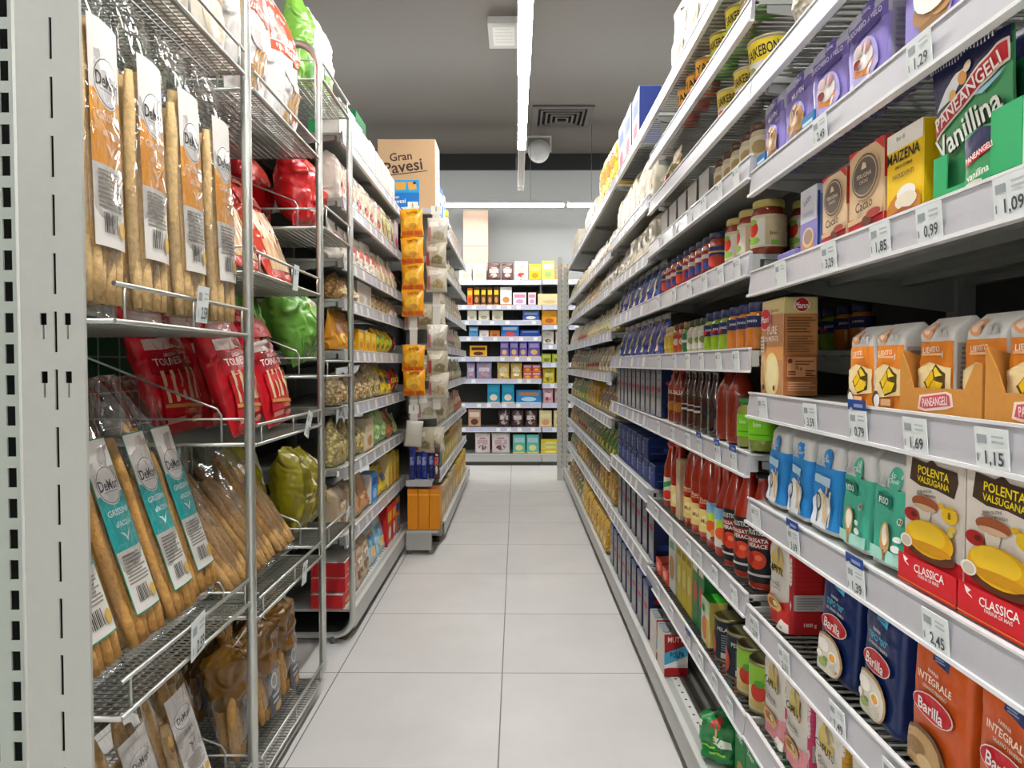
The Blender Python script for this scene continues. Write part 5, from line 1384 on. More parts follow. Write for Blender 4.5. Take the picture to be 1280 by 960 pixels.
pYy = carton('pulse_box', .058, .055, .20, '#c9b526', '#b9a51e', None, [('e', 0, .45, .35, .15, '#e0d26a'), ('r', -.4, .75, .4, .85, '#8a7a14')])
pWr = carton('pulse_box', .10, .055, .20, '#d9d9cd', '#c9c5b0', '#c5262a', [('r', -.5, .9, .5, 1, '#c5262a'), ('p', [(-.4, .7), (.3, .72), (.3, .85), (-.4, .83)], '#6fb894'), ('e', 0, .4, .35, .2, '#b98a4a')])
for i, D in enumerate((1.965, 2.03)):
    put('R', pGg, D, .365, 'green and red pulse box, %s from the soup carton' % ORD[i], 'food box', 'green pulse boxes', x=.525)
for i, D in enumerate((2.10, 2.165, 2.23)):
    put('R', pYy, D, .365, 'yellow pulse box, %s past the green ones' % ORD[i], 'food box', 'yellow pulse boxes', x=.525)
put('R', pWr, 2.33, .365, 'white pulse box with red top past the yellow ones', 'food box', None, x=.525)
pRd = carton('flat_carton', .09, .05, .05, '#d34a34', '#c03a2a', '#dd5a3e', [('e', 0, .5, .3, .3, '#efb09a')])
for i, D in enumerate((2.42, 2.53)):
    put('R', pRd, D, .365, 'low red carton, %s past the white pulse box' % ORD[i], 'carton', 'low red cartons', x=.52)
# base tray: cartons and the green sack
PLT = [('r', -.5, 0, .5, .55, '#d8d9d6'), ('r', -.5, 0, .5, .2, '#b32026'), ('r', -.5, .78, .5, 1, '#b32026'), ('p', [(-.5, .25), (.5, .5), (.5, .75), (-.5, .55)], '#4aa7c9'), ('p', [(-.5, .18), (.5, .32), (.5, .45), (-.5, .27)], '#e8e8e6'), ('t', 'MUTTI', 0, .88, .13, '#f1e6d6', 0, .7), ('t', 'POLPA', .05, .52, .14, '#1d2a3a', 3, .6), ('r', -.5, 0, .5, .14, '#a81a22')]
pMu = carton('tomato_multipack', .11, .075, .135, '#d3cdc4', '#a82026', '#9aa0a2', [('r', -.3, .3, .3, .5, '#dccfc4')], PLT, None, [('e', 0, .15, .38, .28, '#2e3436'), ('e', 0, .15, .33, .24, '#7f8789'), ('r', -.5, -.0, .5, .0, '#ffffff')], fine=True)
pMu2 = carton('tomato_multipack', .11, .075, .12, '#b73a2e', '#a82026', '#cf4a34', PLT, PLT, None, None, fine=True)
put('R', pMu, 2.275, .1285, 'red and white tomato multipack at the edge of the empty tray', 'carton', None, x=.475)
put('R', pMu, 2.40, .1285, 'red and white tomato multipack behind the one at the tray edge', 'carton', None, x=.475)
for i, D in enumerate((1.92, 2.04, 2.16)):
    put('R', pMu2, D, .1285, 'red tomato carton at the back of the bottom tray, %s from the sack' % ORD[i], 'carton', 'red tomato cartons', x=.62)
GS = [('e', .05, .62, .12, .10, '#c5282c'), ('r', .03, .36, .07, .56, '#cfa46a'), ('r', .0, .3, .4, .42, '#d3dccb'), ('p', [(-.1, .1), (.3, .16), (.3, .2), (-.1, .14)], '#8fd42f'), ('p', [(-.3, .18), (.2, .24), (.2, .27), (-.3, .21)], '#8fd42f'), ('r', -.4, .5, -.3, .6, '#dfe6d8')]
pGs = bag('pulse_sack', .125, .11, .15, 'gather', '#13803a', GS, kind='crinkle', seed=301, amp=.3)
put('R', pGs, 1.75, .1285, 'green plastic sack lying on the empty bottom tray', 'sack', None, x=.47, yaw=.7, lean=R(8))
pGc2 = carton('soup_carton', .07, .07, .19, '#1e8a44', '#1b7d3e', '#e3e6e0', [('r', -.5, 0, .5, .2, '#d9ddd0'), ('e', .1, .3, .35, .12, '#c99a4a'), ('t', 'Zuppa', 0, .7, .06, '#eef3e6', 0, .7), ('e', .2, .85, .14, .05, '#cf3a2a')], [('r', -.3, .75, .3, .85, '#eef0ea'), ('e', 0, .3, .35, .13, '#c99a4a'), ('r', -.5, 0, .5, .12, '#e3e6e0')])
for i, D in enumerate((1.535, 1.61)):
    put('R', pGc2, D, .1285, 'green soup carton on the bottom shelf, %s from the flours' % ORD[i], 'carton', 'green soup cartons', x=.52)
# the navy pasta boxes of the next bay
NVB = [('r', -.5, .0, .5, 1, '#8e9097'), ('r', -.3, .12, .3, .38, '#a8a49c'), ('e', 0, .56, .32, .055, '#c4262c'), ('r', -.2, .75, .2, .78, '#5a6178'), ('r', -.5, .9, .5, 1, '#6d7182')]  # pale grey front: print picture plus light on the face, put into the colour
NVS = [('e', 0, .7, .3, .05, '#c4262c'), ('r', -.3, .2, .3, .3, '#24407e'), ('e', .1, .85, .14, .05, '#d9a22a')]
pNv = carton('pasta_box', .085, .075, .175, '#16264f', '#14234a', '#1a2b57', NVB, NVS)
pNt = carton('pasta_box', .095, .085, .225, '#16264f', '#14234a', '#1a2b57', NVB, NVS)
pNb = carton('pasta_box', .095, .085, .196, '#16264f', '#14234a', '#1a2b57', NVB, NVS)
for i in range(10):
    put('R', pNv, 2.52 + i * .108, .936, 'navy pasta box, %s past the red-banded sauce bottles' % ORD[i], 'pasta box', 'navy pasta boxes by the sauces')
pWp = carton('wrapped_pasta_pack', .12, .10, .085, '#17307a', '#122a66', '#1b3a86', [('r', -.5, .2, -.2, .8, '#7f8aa0'), ('r', -.5, .45, .5, .5, '#3a56a0'), ('r', -.1, .6, .3, .63, '#8fa2cf')], [('r', -.4, .3, .4, .34, '#5a78b4'), ('r', -.4, .62, .4, .65, '#3d5a9c'), ('e', .2, .48, .1, .1, '#4a6ab0')], None, None, 'gloss', .004)
for i in range(7):
    for j in range(2):
        if (i, j) != (0, 1):
            put('R', pWp, 2.68 + i * .135, .657 + j * .087, '%s blue film-wrapped pasta pack, %s past the passata bottles' % (['lower', 'upper'][j], ORD[i]), 'pasta', 'blue film-wrapped pasta packs', x=.525)
for i in range(7):
    put('R', pNt, 2.66 + i * .135, .377, 'tall navy pasta box, %s past the low red cartons' % ORD[i], 'pasta box', 'tall navy pasta boxes under the low rail')
for i in range(8):
    put('R', pNb, 2.56 + i * .13, .1285, 'tall navy pasta box on the bottom tray, %s past the tomato multipacks' % ORD[i], 'pasta box', 'tall navy pasta boxes on the bottom tray', x=.48)
pBp = [bag('pasta_bag', .13, .075, .15, 'stand', '#1d3f9a', [('p', [(-.1, .1), (.15, .1), (.1, .75), (-.05, .75)], '#d9c59a'), ('t', 'pasta', 0, .84, .08, '#e8ecf5', 0, .6), ('r', -.4, .9, .4, 1, '#c9c9c4')], kind='crinkle', seed=311 + k, bands=((.86, 1.2, '#c3c5c4'),)) for k in range(2)]
for i in range(4):
    put('R', pOr if i < 2 else pLg, 1.58 + .075 * i, 1.162, 'pesto jar in deep shadow, %s from the steel upright' % ORD[i], 'jar', 'pesto jars in deep shadow', x=.76)
for i in range(7):
    put('R', pBp[i % 2], 2.56 + i * .15, 1.162, 'blue pasta bag with a window, %s past the yellow jars' % ORD[i], 'pasta', 'blue pasta bags by the small jars')
for i in range(7):
    put('R', pBp[(i + 1) % 2], 2.62 + i * .145, 1.367, 'blue pasta bag, %s past the slim sauce jars' % ORD[i], 'pasta', 'blue pasta bags by the slim jars')
# ------------------------------------------------------------------ smaller goods farther along the aisle
def sbag(name, w, d, h, style, c, c2=None, c3=None, seed=0, kind=None, top=None):
    kind = kind or ('mottle' if name in ('pasta_bag', 'crouton_bag', 'taralli_bag', 'nut_bag') else 'crinkle')
    a = []
    if c2:
        a += [('r', -.34, .42, .34, .66, c2)]
    if c3:
        a += [('e', 0, .28, .26, .12, c3), ('r', -.2, .70, .2, .74, c3)][:2 if c2 else 1]
    return bag(name, w, d, h, style, c, a or None, kind=kind, seed=seed, nu=18, nv=10, bands=((.84, 1.2, top),) if top else ())
def sbox(name, w, d, h, c, c2=None, c3=None, side=None, top=None):
    a = []
    if c2:
        a += [('r', -.4, .58, .4, .84, c2)]
    if c3:
        a += [('e', 0, .30, .3, .17, c3), ('r', -.5, 0, .5, .06, c3)]
    return carton(name, w, d, h, c, side, top, a or None, bev=.001)
def row(side, D0, D1, z, kinds, place, cat, x=None, gap=.012, jit=.04, two=False):
    """fill a stretch of shelf with kinds [(proto, description, how many)] from the near end; each is told apart by counting"""
    D = D0
    for p, desc, n in kinds:
        i = 0
        while i < n and D + p.w <= D1 + .004:
            lab = '%s, %s' % (desc, place) if n == 1 else '%s, %s of its kind, %s' % (desc, ORD[i], place)
            o = put(side, p, D + p.w / 2, z + .002, lab, cat if isinstance(cat, str) else cat(p), '%s %s' % (desc, place), x=x, yaw=rnd.uniform(-jit, jit), lean=R(rnd.uniform(0, 4)) if p.name.endswith('bag') else 0)
            o.scale = (1, rnd.uniform(.92, 1.06), rnd.uniform(.93, 1.05))
            D += p.w + gap * rnd.uniform(.6, 1.6)
            i += 1
CT = lambda p: p.name.replace('_', ' ')
# --- left bay of crackers and bread snacks (2.80 - 4.32)
bRus = sbag('rusk_bag', .135, .09, .20, 'block', '#e6ddcf', '#d8b78c', '#c0503e', 401)
bRu2 = sbag('rusk_bag', .12, .09, .19, 'block', '#ded6c0', '#cfd08a', '#b9a26a', 402)
bPin = sbox('cracker_box', .10, .06, .19, '#e3bcd2', '#e9dfe4', '#c83a5c', '#d9c9d2')
xWh = sbox('rusk_box', .13, .09, .16, '#e6e3da', '#d3dcc6', '#cdbfae', '#dedad2')
xGr = sbox('carton_case', .24, .25, .20, '#12824a', '#0e6e3e', None, '#118046')
bTre = sbag('bread_bag', .125, .085, .17, 'stand', '#e4dcd2', '#c9463a', '#d8c8a6', 403)
bTr2 = sbag('bread_bag', .12, .085, .17, 'stand', '#e0d8c4', '#c88a7a', '#b9a26a', 404)
bBrn = sbag('crouton_bag', .15, .09, .115, 'peak', '#c49a5c', None, '#e3cfa2', 405)
xGry = sbox('cracker_box', .15, .09, .11, '#d3d0cb', '#c9c2b4', '#b9a58a', '#c9c6c0')
bCrm = sbag('taralli_bag', .12, .08, .10, 'gather', '#dcc7a0', None, '#c9ac74', 406)
bOrw = sbag('snack_bag', .11, .07, .105, 'stand', '#e5dccd', '#e08a2e', '#d2562a', 407)
bYel = sbox('cracker_box', .12, .08, .10, '#e6b21c', '#f1d05a', '#c9822a', '#dda716', '#e9b92a')
bYe2 = sbag('snack_bag', .115, .07, .13, 'pillow', '#e8c41e', '#8fae2a', '#3d8f4a', 408)
bDrk = sbag('snack_bag', .11, .07, .12, 'pillow', '#7a1f24', '#c03a3a', '#e0cfa8', 409)
bOrg = sbag('snack_bag', .16, .09, .17, 'stand', '#e79a26', '#d97a1a', '#f0c45c', 410)
bBei = sbag('crouton_bag', .14, .09, .14, 'peak', '#cfb98e', None, '#b9935a', 411)
bCon = sbag('crouton_bag', .14, .09, .185, 'peak', '#dfcf9c', None, '#9c8a4a', 412)
bYbl = sbag('snack_bag', .13, .08, .15, 'stand', '#e2bf22', '#27477a', '#d8c84a', 413)
bRed = sbag('snack_bag', .12, .08, .14, 'pillow', '#d8472c', '#e9c23a', '#f0d9c0', 414)
bPal = sbag('crouton_bag', .16, .10, .19, 'peak', '#dbcf92', None, '#c9a95c', 415)
bGrn = sbag('crispbread_bag', .17, .10, .19, 'peak', '#9cc47a', None, '#b4d494', 416)
bBr2 = sbag('snack_bag', .12, .08, .17, 'stand', '#a87a4a', '#7a5a2c', '#cf6a4a', 417)
bLgr = sbag('snack_bag', .11, .07, .12, 'stand', '#a3c47a', None, '#7fae5c', 418)
bOrB = sbag('snack_bag', .15, .10, .19, 'stand', '#d3a070', None, '#b9743c', 419)
xBlu = sbox('cracker_box', .14, .07, .16, '#3f8fd6', '#24489a', '#a9d2ee', '#dfe2e2', '#7ab4e0')
xYel = sbox('cracker_box', .11, .08, .19, '#e2b92c', '#e9cf5a', '#d9a21c', '#d9c88a')
bBlW = sbag('crispbread_bag', .20, .09, .22, 'stand', '#a9d3e6', '#3a9ac9', '#e3c27c', 420)
xRed = sbox('cracker_box', .13, .09, .22, '#c92a24', '#e9b23a', '#e3ddd2', '#c8241f', '#cf2f28')
xObl = sbox('cracker_box', .13, .09, .22, '#e38f2a', '#3f4fa8', '#4a8fd0', '#d9822a', '#2f8fd0')
xRwh = sbox('rusk_box', .20, .14, .06, '#d9262c', None, '#e8c07a', '#c92228', '#e3ddd6')
xCrm = sbox('rusk_box', .15, .09, .15, '#dcd0b4', '#c9b68a', '#b98a4a')
bTan = sbag('bread_bag', .14, .08, .19, 'block', '#c9b394', '#e3d6c2', '#8a5a3a', 421)
L0, L1 = 2.815, 4.30
P = 'cracker shelf, '
row('L', L0, L1, 2.06, [(xWh, 'pale carton on the very top', 9)], 'counting from the narrow wire rack', CT, x=-.72)
put('L', xGr, 3.75, 2.06, 'green carton case high up behind the pale cartons', 'carton', x=-.84)
put('L', xGr, 3.75, 2.262, 'green carton case stacked on another, highest on the cracker shelves', 'carton', x=-.84)
row('L', L0, L1, 1.80, [(bRus, 'cream rusk bag with red bow', 6), (bRu2, 'greenish cream rusk bag', 3), (bPin, 'pink cracker box', 2)], 'just below the top shelf', CT)
row('L', L0, L1, 1.557, [(bTre, 'white and red bread bag', 6), (bTr2, 'cream bread bag', 5)], 'shelf above the brown crouton bags', CT)
row('L', L0, L1, 1.395, [(bBrn, 'brown crouton bag', 2), (xGry, 'grey-white cracker box', 2), (bCrm, 'cream bag of taralli', 4), (bOrw, 'orange and white snack bag', 3)], 'shelf above the yellow packs', CT)
row('L', L0, L1, 1.185, [(bOrg, 'orange snack bag', 2), (bYel, 'yellow cracker box', 3), (bYe2, 'yellow-green snack bag', 4), (bDrk, 'dark red snack bag', 2)], 'on the chest-high shelf', CT)
for i, D in enumerate((3.30, 3.43, 3.56)):
    pass
row('L', L0, L1, .955, [(bBei, 'beige crouton bag', 4), (bCon, 'pointed pale crouton bag', 2), (bYbl, 'yellow and blue snack bag', 2), (bRed, 'orange-red snack bag', 3)], 'shelf under the yellow packs', CT)
row('L', L0, L1, .705, [(bPal, 'pale yellow crouton bag', 3), (xCrm, 'cream rusk box', 1), (bGrn, 'light green crispbread bag', 2), (bBr2, 'brown snack bag', 2), (bLgr, 'small light green bag', 2)], 'shelf below the beige croutons', CT)
row('L', L0, L1, .425, [(bTan, 'tan bread bag', 2), (bOrB, 'brown-orange snack bag', 2), (xBlu, 'blue cracker box', 1), (bYbl, 'yellow and blue snack bag', 2), (xYel, 'yellow cracker box', 3)], 'second lowest shelf', CT)
row('L', L0, L1, .1285, [(xRwh, 'low red and white rusk box', 1), (bTan, 'tan bread bag', 2), (bBlW, 'light blue crispbread bag', 2), (xRed, 'red cracker box', 2), (xObl, 'orange and blue cracker box', 3)], 'on the bottom tray', CT, x=-.70)
for k in range(2):
    put('L', xRwh, 2.93, .192 + .063 * k, 'low red and white rusk box, %s of the stack on the tray' % ['second', 'topmost'][k], 'rusk box', 'stacked rusk boxes', x=-.70)
for D, p, x in ((2.95, 'Rosa', 0),):
    pass
# --- the carton box and blue biscuit packs on top of the jutting bay
GP = [('t', 'Gran', -.1, .77, .11, '#4a3432', 5, .5), ('t', 'Pavesi', -.06, .64, .16, '#4a3432', 8, .88), ('p', [(-.46, .49), (.36, .57), (.36, .58), (-.46, .505)], '#4a3432'), ('r', -.5, .0, .22, .45, '#2aa0dc'), ('r', -.5, .0, .22, .28, '#1f78c8'),
      ('p', [(-.18, .31), (-.02, .32), (.0, .42), (-.2, .42)], '#e6a94a'), ('p', [(.04, .31), (.18, .32), (.16, .43), (.02, .42)], '#e6a94a'), ('p', [(-.42, .31), (-.24, .32), (-.25, .42), (-.42, .42)], '#e6a94a'), ('t', 'Gran', -.2, .22, .04, '#f2f6fa', 4, .2), ('t', 'Pavesi', -.14, .165, .06, '#f2f6fa', 4, .36), ('p', [(.02, 0), (.22, 0), (.22, .1), (-.1, .08)], '#e3eaf0'), ('e', .14, .41, .03, .02, '#1c3f78')]
pGp = carton('carton_case', .36, .24, .46, '#c9a57f', '#ddd2c4', '#c9a57f', GP, [('t', 'Pavesi', -.1, .72, .06, '#3a3a5a', 60, .5), ('r', -.3, .5, 0, .53, '#3a3a5a')], fine=True)
spawn(pGp, (-.685, 4.36 + .12, 2.073), 0, 'brown cardboard biscuit case with dark lettering on top of the shelves', 'cardboard box')
xBp = sbox('biscuit_pack', .10, .05, .25, '#1d5fc2', '#e3e9f2', '#3f8fe0', '#2a74d6', '#dfe6ee')
xBp2 = sbox('biscuit_pack', .10, .05, .25, '#dfe8f2', '#3f8fe0', '#c9dcee', '#2466c4', '#e9eef4')
row('L', 4.62, 5.0, 2.07, [(xBp, 'blue biscuit pack', 2), (xBp2, 'pale blue biscuit pack', 1)], 'on top beside the cardboard case', CT, x=-.51)
pSpr = jar('spray_can', [(.035, 0), (.037, .004), (.037, .16), (.03, .175)], '#d8d6d0', '#e8d42a', [(.031, .174), (.034, .177), (.034, .225), (.028, .23)], (.03, .15, '#dfdcd2', [('r', -.5, .4, .5, .7, '#5a5a60')], .037), 'gloss')
put('L', pSpr, 5.3, 2.072, 'white bottle with a yellow cap on top of the jutting shelves', 'bottle', x=-.515)
row('L', 5.42, 6.6, 2.07, [(sbag('pasta_bag', .11, .07, .17, 'block', '#dccfc2', '#c9a08a', '#b98a7a', 425), 'pale pinkish bag on top', 8)], 'past the yellow-capped bottle', CT, x=-.51)
# --- jutting bays, long side (4.36 - 6.74)
J0, J1 = 4.375, 6.70
cP = [sbag('nut_bag', .13, .07, .17, 'stand', c, c2, c3, 430 + k) for k, (c, c2, c3) in enumerate((('#d9d3c4', '#b9a58a', '#8a9a5a'), ('#cfc8b6', '#c98a8a', '#5a5a4a'), ('#c4b89a', '#8a6a4a', '#d9cfb4'), ('#b4b0a2', '#6a6a5c', '#d0c4a0'), ('#d0b27a', '#e0cfa0', '#a8642c'), ('#bcc49a', '#7f9a5a', '#dcd6b4'), ('#d88a5a', '#e6cfae', '#b0442c')))]
cX = [sbox('biscuit_pack', .12, .06, h, c, c2, c3) for c, c2, c3, h in (('#d8b23a', '#c9862a', '#efe0a8', .2), ('#c9b48a', '#a98a5a', '#e0d2b0', .2), ('#7aa8b8', '#c9dce0', '#3a7a94', .18), ('#cdb15a', '#8a9a3a', '#e9d99a', .18))]
nm = ['pale nut bag', 'pink-printed nut bag', 'tan nut bag', 'grey nut bag', 'golden nut bag', 'greenish nut bag', 'orange-tinted nut bag']
for z, seq, pl in ((1.78, (1, 0, 2), 'shelf under the top of the jutting bays'), (1.5, (0, 3, 2), 'second shelf under the top, jutting bays'), (1.25, (3, 1, 0), 'third shelf under the top, jutting bays'), (1.0, (0, 2, 5), 'fourth shelf under the top, jutting bays'), (.72, (2, 0, 6), 'third shelf from the floor, jutting bays')):
    row('L', J0, J1, z, [(cP[s], nm[s], 5) for s in seq], pl, CT, x=-.51)
row('L', J0 + .02, J1, .43, [(cX[2], 'blue-grey biscuit pack', 3), (cX[3], 'yellow-green biscuit pack', 4), (cX[0], 'amber biscuit pack', 4), (cX[1], 'beige biscuit pack', 5)], 'second shelf from the floor, jutting bays', CT, x=-.51)
row('L', J0 + .02, J1, .1285, [(cX[1], 'beige biscuit pack', 8), (cX[0], 'amber biscuit pack', 8)], 'bottom tray, jutting bays', CT, x=-.475)
# --- end of the jutting bays: cereal boxes, bottles, crisps on clip strips
pCe = carton('cereal_box', .062, .12, .245, '#dd8a12', '#d98410', '#a8561c', [('r', -.5, .84, .5, .87, '#f0b85a'), ('r', -.46, .02, .46, .8, '#dc8c16')], bev=.002)
for i in range(3):
    spawn(pCe, (-.611 + i * .0645, 4.13, .1465), 0, 'orange upright packet on the end tray, %s from the shelf corner' % ['third', 'second', 'first'][i], 'packet', 'orange upright packets')
bBb = sbag('snack_pouch', .036, .05, .20, 'stand', '#2a3c9c', '#8a94c4', '#1c2a6e', 441)
bBk = sbag('snack_pouch', .036, .05, .20, 'stand', '#4a2a2c', '#c04a3a', '#c9c4b8', 442)
for i, (x, p) in enumerate(((-.622, bBb), (-.585, bBb), (-.548, bBb), (-.511, bBb), (-.474, bBk))):
    spawn(p, (x, 4.13 + (i % 2) * .03, .442), rnd.uniform(-.08, .08), ['navy snack pouch in the dark corner of the end shelf, %s from the wall side' % ORD[i], 'brown and red snack pouch at the corner of the end shelf'][i == 4], 'snack pouch', 'dark pouches on the end shelf' if i < 4 else None)
pCh = bag('crisp_bag', .135, .06, .155, 'pillow', '#f0a41c', [('r', -.46, .03, .46, .18, '#dd5a14'), ('t', 'CIPSTER', .05, .84, .1, '#4a2c10', 0, .5), ('e', 0, .5, .32, .22, '#f4bf3a'), ('e', .06, .36, .18, .1, '#d9952a')], kind='crinkle', seed=451, nu=22, nv=14)
pGy = [bag('nut_bag', .125, .06, .15, 'pillow', c, [('r', -.4, .66, .1, .84, c2), ('p', [(-.2, .18), (.3, .14), (.36, .4), (.1, .5), (-.15, .42)], c3), ('r', -.46, .1, -.3, .6, c4)], kind='crinkle', seed=453 + k, nu=26, nv=14) for k, (c, c2, c3, c4) in enumerate((('#cdc8bb', '#e9e6df', '#a89f84', '#c98a8a'), ('#bdb49c', '#d9d3c2', '#857a58', '#b44a4a'), ('#d3cbb9', '#e6dfd2', '#b5a277', '#c97a7a')))]
def strip(x, y, z0, z1, label):
    mb = MB(); mb.box(-.022, .022, -.001, .001, 0, z1 - z0, M('#dedbd2', 'paper'))
    for k in range(int((z1 - z0) / .14)):
        mb.box(-.026, .026, -.003, .001, .05 + k * .14, .062 + k * .14, M('#efeeea', 'gloss'))
    o = link('clip_strip', None); o.location = (x, y, z0)
    link('band', mb.mesh('band'), o)
    mb = MB(); mb.tube([(0, .004, z1 - z0 - .01), (0, -.01, z1 - z0 + .02), (0, .02, z1 - z0 + .035)], .003, M('#b0b0aa', 'steel'), 6); mb.box(-.03, .03, -.002, .0005, z1 - z0 - .02, z1 - z0 + .03, M('#e9e7e1', 'gloss'))
    link('hook', mb.mesh('hook'), o)
    return tag(o, label, 'clip strip', 'clip strips')
strip(-.598, 4.04, .86, 2.04, 'white plastic clip strip holding the orange crisp bags')
strip(-.47, 4.10, .86, 2.03, 'white plastic clip strip holding the pale nut bags')
for i, z in enumerate((1.865, 1.705, 1.555, 1.405, 1.085, .945)):
    spawn(pCh, (-.598 + rnd.uniform(-.008, .008), 4.01, z), rnd.uniform(-.12, .12), 'orange crisp bag hanging on the strip, %s from the top' % ORD[i], 'crisps', 'hanging orange crisp bags', roll=rnd.uniform(-.05, .05))
for i, z in enumerate((1.83, 1.69, 1.55, 1.21, 1.06, .93)):
    spawn(pGy[i % 3], (-.468 + rnd.uniform(-.01, .01), 4.07, z), rnd.uniform(-.2, .3), 'pale nut bag hanging beside the orange crisps, %s from the top' % ORD[i], 'nuts', 'hanging pale nut bags', roll=rnd.uniform(-.06, .06))
for c, (x, y) in enumerate(((-.60, 4.17), (-.535, 4.13), (-.48, 4.165))):
    for i, z in enumerate((1.335, 1.03, .80, .60)):
        if not (c == 0 and i == 3):
            spawn(pGy[(i + c) % 3], (x + rnd.uniform(-.015, .015), y, z), rnd.uniform(-.25, .25), 'grey-beige nut bag on the shelf end, %s, %s from the top' % (['wall-side column', 'middle column', 'aisle-side column'][c], ORD[i]), 'nuts', 'nut bags on the shelf end', roll=rnd.uniform(-.08, .08))
pGw = bag('hanging_bag', .10, .03, .15, 'pillow', '#bdb8ac', None, seed=459, nu=18, nv=10)
spawn(pGw, (-.60, 4.0, .65), .2, 'empty pale bag dangling from the foot of the white strip', 'bag', roll=.1)
strip(-.598, 4.04, .79, .86, 'crumpled lower end of the white clip strip')
# --- biscuit shelves across the end
YB = 7.72
def bx(z, x0, x1, y0, desc, c, c2=None, c3=None, style='box', zb=None, seed=0):
    """a pack on the end shelves, given by its two edges seen along the shelf and its height"""
    k = 7.72 / 865
    w = (x1 - x0) * k
    h = y0
    p = sbox('biscuit_pack', w - .006, .07, h, c, c2, c3) if style == 'box' else sbag('biscuit_bag', w - .004, .08, h, 'stand' if style == 'bag' else 'block', c, c2, c3, 460 + seed + int(x0))
    put('B', p, YB, (zb if zb is not None else z) + .002, desc, 'biscuits', None, x=((x0 + x1) / 2 - 645) * k)
def pair(z, xs, h, desc, c, c2=None, c3=None, style='box', grp=None):
    k = 7.72 / 865
    for i, (x0, x1) in enumerate(xs):
        w = (x1 - x0) * k
        p = sbox('biscuit_pack', w - .006, .07, h, c, c2, c3) if style == 'box' else sbag('biscuit_bag', w - .004, .08, h, 'stand', c, c2, c3, 480 + int(x0))
        o = put('B', p, YB, z + .002, '%s, %s from the crisps side' % (desc, ORD[i]), 'biscuits', desc + ' on the end shelves', x=((x0 + x1) / 2 - 645) * k)
pair(2.055, ((574, 590), (591, 608)), .175, 'mint green biscuit pack', '#c9e3d4', '#dff0e6', '#e3cf9a')
pair(2.055, ((609, 626), (627, 642)), .20, 'brown biscuit bag with pale lettering on top', '#5c3a34', '#d9cfca', '#c9a9a0', 'bag')
bx(2.055, 643, 660, .215, 'white and red biscuit bag on the top end shelf', '#eae4dc', '#e3b9a0', '#d8342c', 'block')
bx(2.055, 661, 676, .18, 'yellow biscuit pack on the top end shelf', '#ecc818', '#f4e26a', '#b98a2a')
bx(2.055, 677, 693, .215, 'pale yellow biscuit pack on the top end shelf', '#f0e35c', '#f6f0b8', '#9ab06a')
for i in range(3):
    bx(2.06, 694, 711, .05, 'flat orange and white pack, %s of a stack at the post' % ['lowest', 'middle', 'topmost'][i], '#ea9a5a', None, '#f1ece6', zb=2.06 + i * .052)
bx(1.78, 584, 591, .19, 'narrow red and yellow pack on the second end shelf', '#d86a2a', '#e9c22a', '#c8341e')
pair(1.78, ((592, 600), (601, 608), (609, 616), (617, 624)), .20, 'narrow brown and yellow pack', '#5a3418', '#e2c02a', '#b9854a')
bx(1.78, 625, 640, .20, 'white and orange biscuit pack on the second end shelf', '#dfe2dc', '#e9ece8', '#d08a4a')
pair(1.78, ((641, 658), (660, 670)), .14, 'white and pink biscuit pack', '#e6dfe2', '#d98aa6', '#c9a0c4')
bx(1.78, 672, 701, .125, 'wide cream biscuit pack on the second end shelf', '#e2cf9e', None, '#cdb684')
bx(1.78, 703, 711, .2, 'tall whitish pack by the post, second end shelf', '#dedac9', '#cfc8ae')
pair(1.61, ((584, 596), (598, 612), (615, 629)), .11, 'cream biscuit box', '#ddd9c2', None, '#a09c88')
bx(1.61, 653, 674, .105, 'blue and white biscuit pack on the third end shelf', '#4a5fae', '#8ab0d6', '#e3e6e6')
bx(1.56, 677, 696, .16, 'amber and brown biscuit pack on the third end shelf', '#dd9a10', None, '#a8561c')
bx(1.56, 697, 711, .165, 'yellow and green biscuit pack on the third end shelf', '#ecc614', '#e9a83a', '#6fbf3a')
bx(1.43, 586, 598, .11, 'light blue pack on the fourth end shelf', '#4a92c9', '#a9d0e6')
bx(1.43, 599, 611, .07, 'white low pack on the fourth end shelf', '#dcd6d0', None, '#b9b0a8')
bx(1.43, 612, 625, .07, 'orange low pack on the fourth end shelf', '#d27a2c', None, '#8a4a20')
bx(1.43, 626, 649, .125, 'bright blue pack with a red spot, fourth end shelf', '#2a7ad0', '#a9d6f0', '#d04a4a')
bx(1.43, 650, 675, .075, 'dark blue wide pack on the fourth end shelf', '#1f3f9a', '#7aa2d6')
pair(1.34, ((677, 693), (694, 709)), .165, 'white biscuit bag with dark biscuits', '#ded9d2', '#c9c2b4', '#6a5a4a', 'bag')
bx(1.206, 587, 609, .125, 'yellow and brown biscuit pack on the fifth end shelf', '#e0aa2a', '#5a241c', '#5a241c')
pair(1.206, ((625, 636), (637, 648), (649, 659), (660, 675)), .175, 'violet biscuit pack', '#6a5ab4', '#a9a0dc', '#d9b26a')
pair(1.14, ((677, 689), (690, 704)), .10, 'lime green biscuit pack', '#a9b83a', '#c9d46a', '#6a7a2a')
pair(.96, ((583, 594), (595, 615)), .19, 'lilac biscuit bag', '#a59cc4', '#d9cfe0', '#c98a7a', 'bag')
pair(.96, ((621, 637), (638, 653)), .18, 'cream and yellow biscuit bag', '#e0bb5c', '#e9dcae', '#f0e6c8', 'bag')
for i in range(2):
    for j in range(2):
        bx(.96, 654 + 11 * i, 665 + 11 * i, .078, 'coral red pack, %s %s of four' % (['lower', 'upper'][j], ['crisps-side', 'post-side'][i]), '#d8583c', '#b9b0cf', '#efb43a', zb=.96 + j * .081)
pair(.91, ((678, 694), (695, 707)), .175, 'yellow-green biscuit bag', '#d6c62a', '#e3dc6a', '#7a6a2a', 'bag')
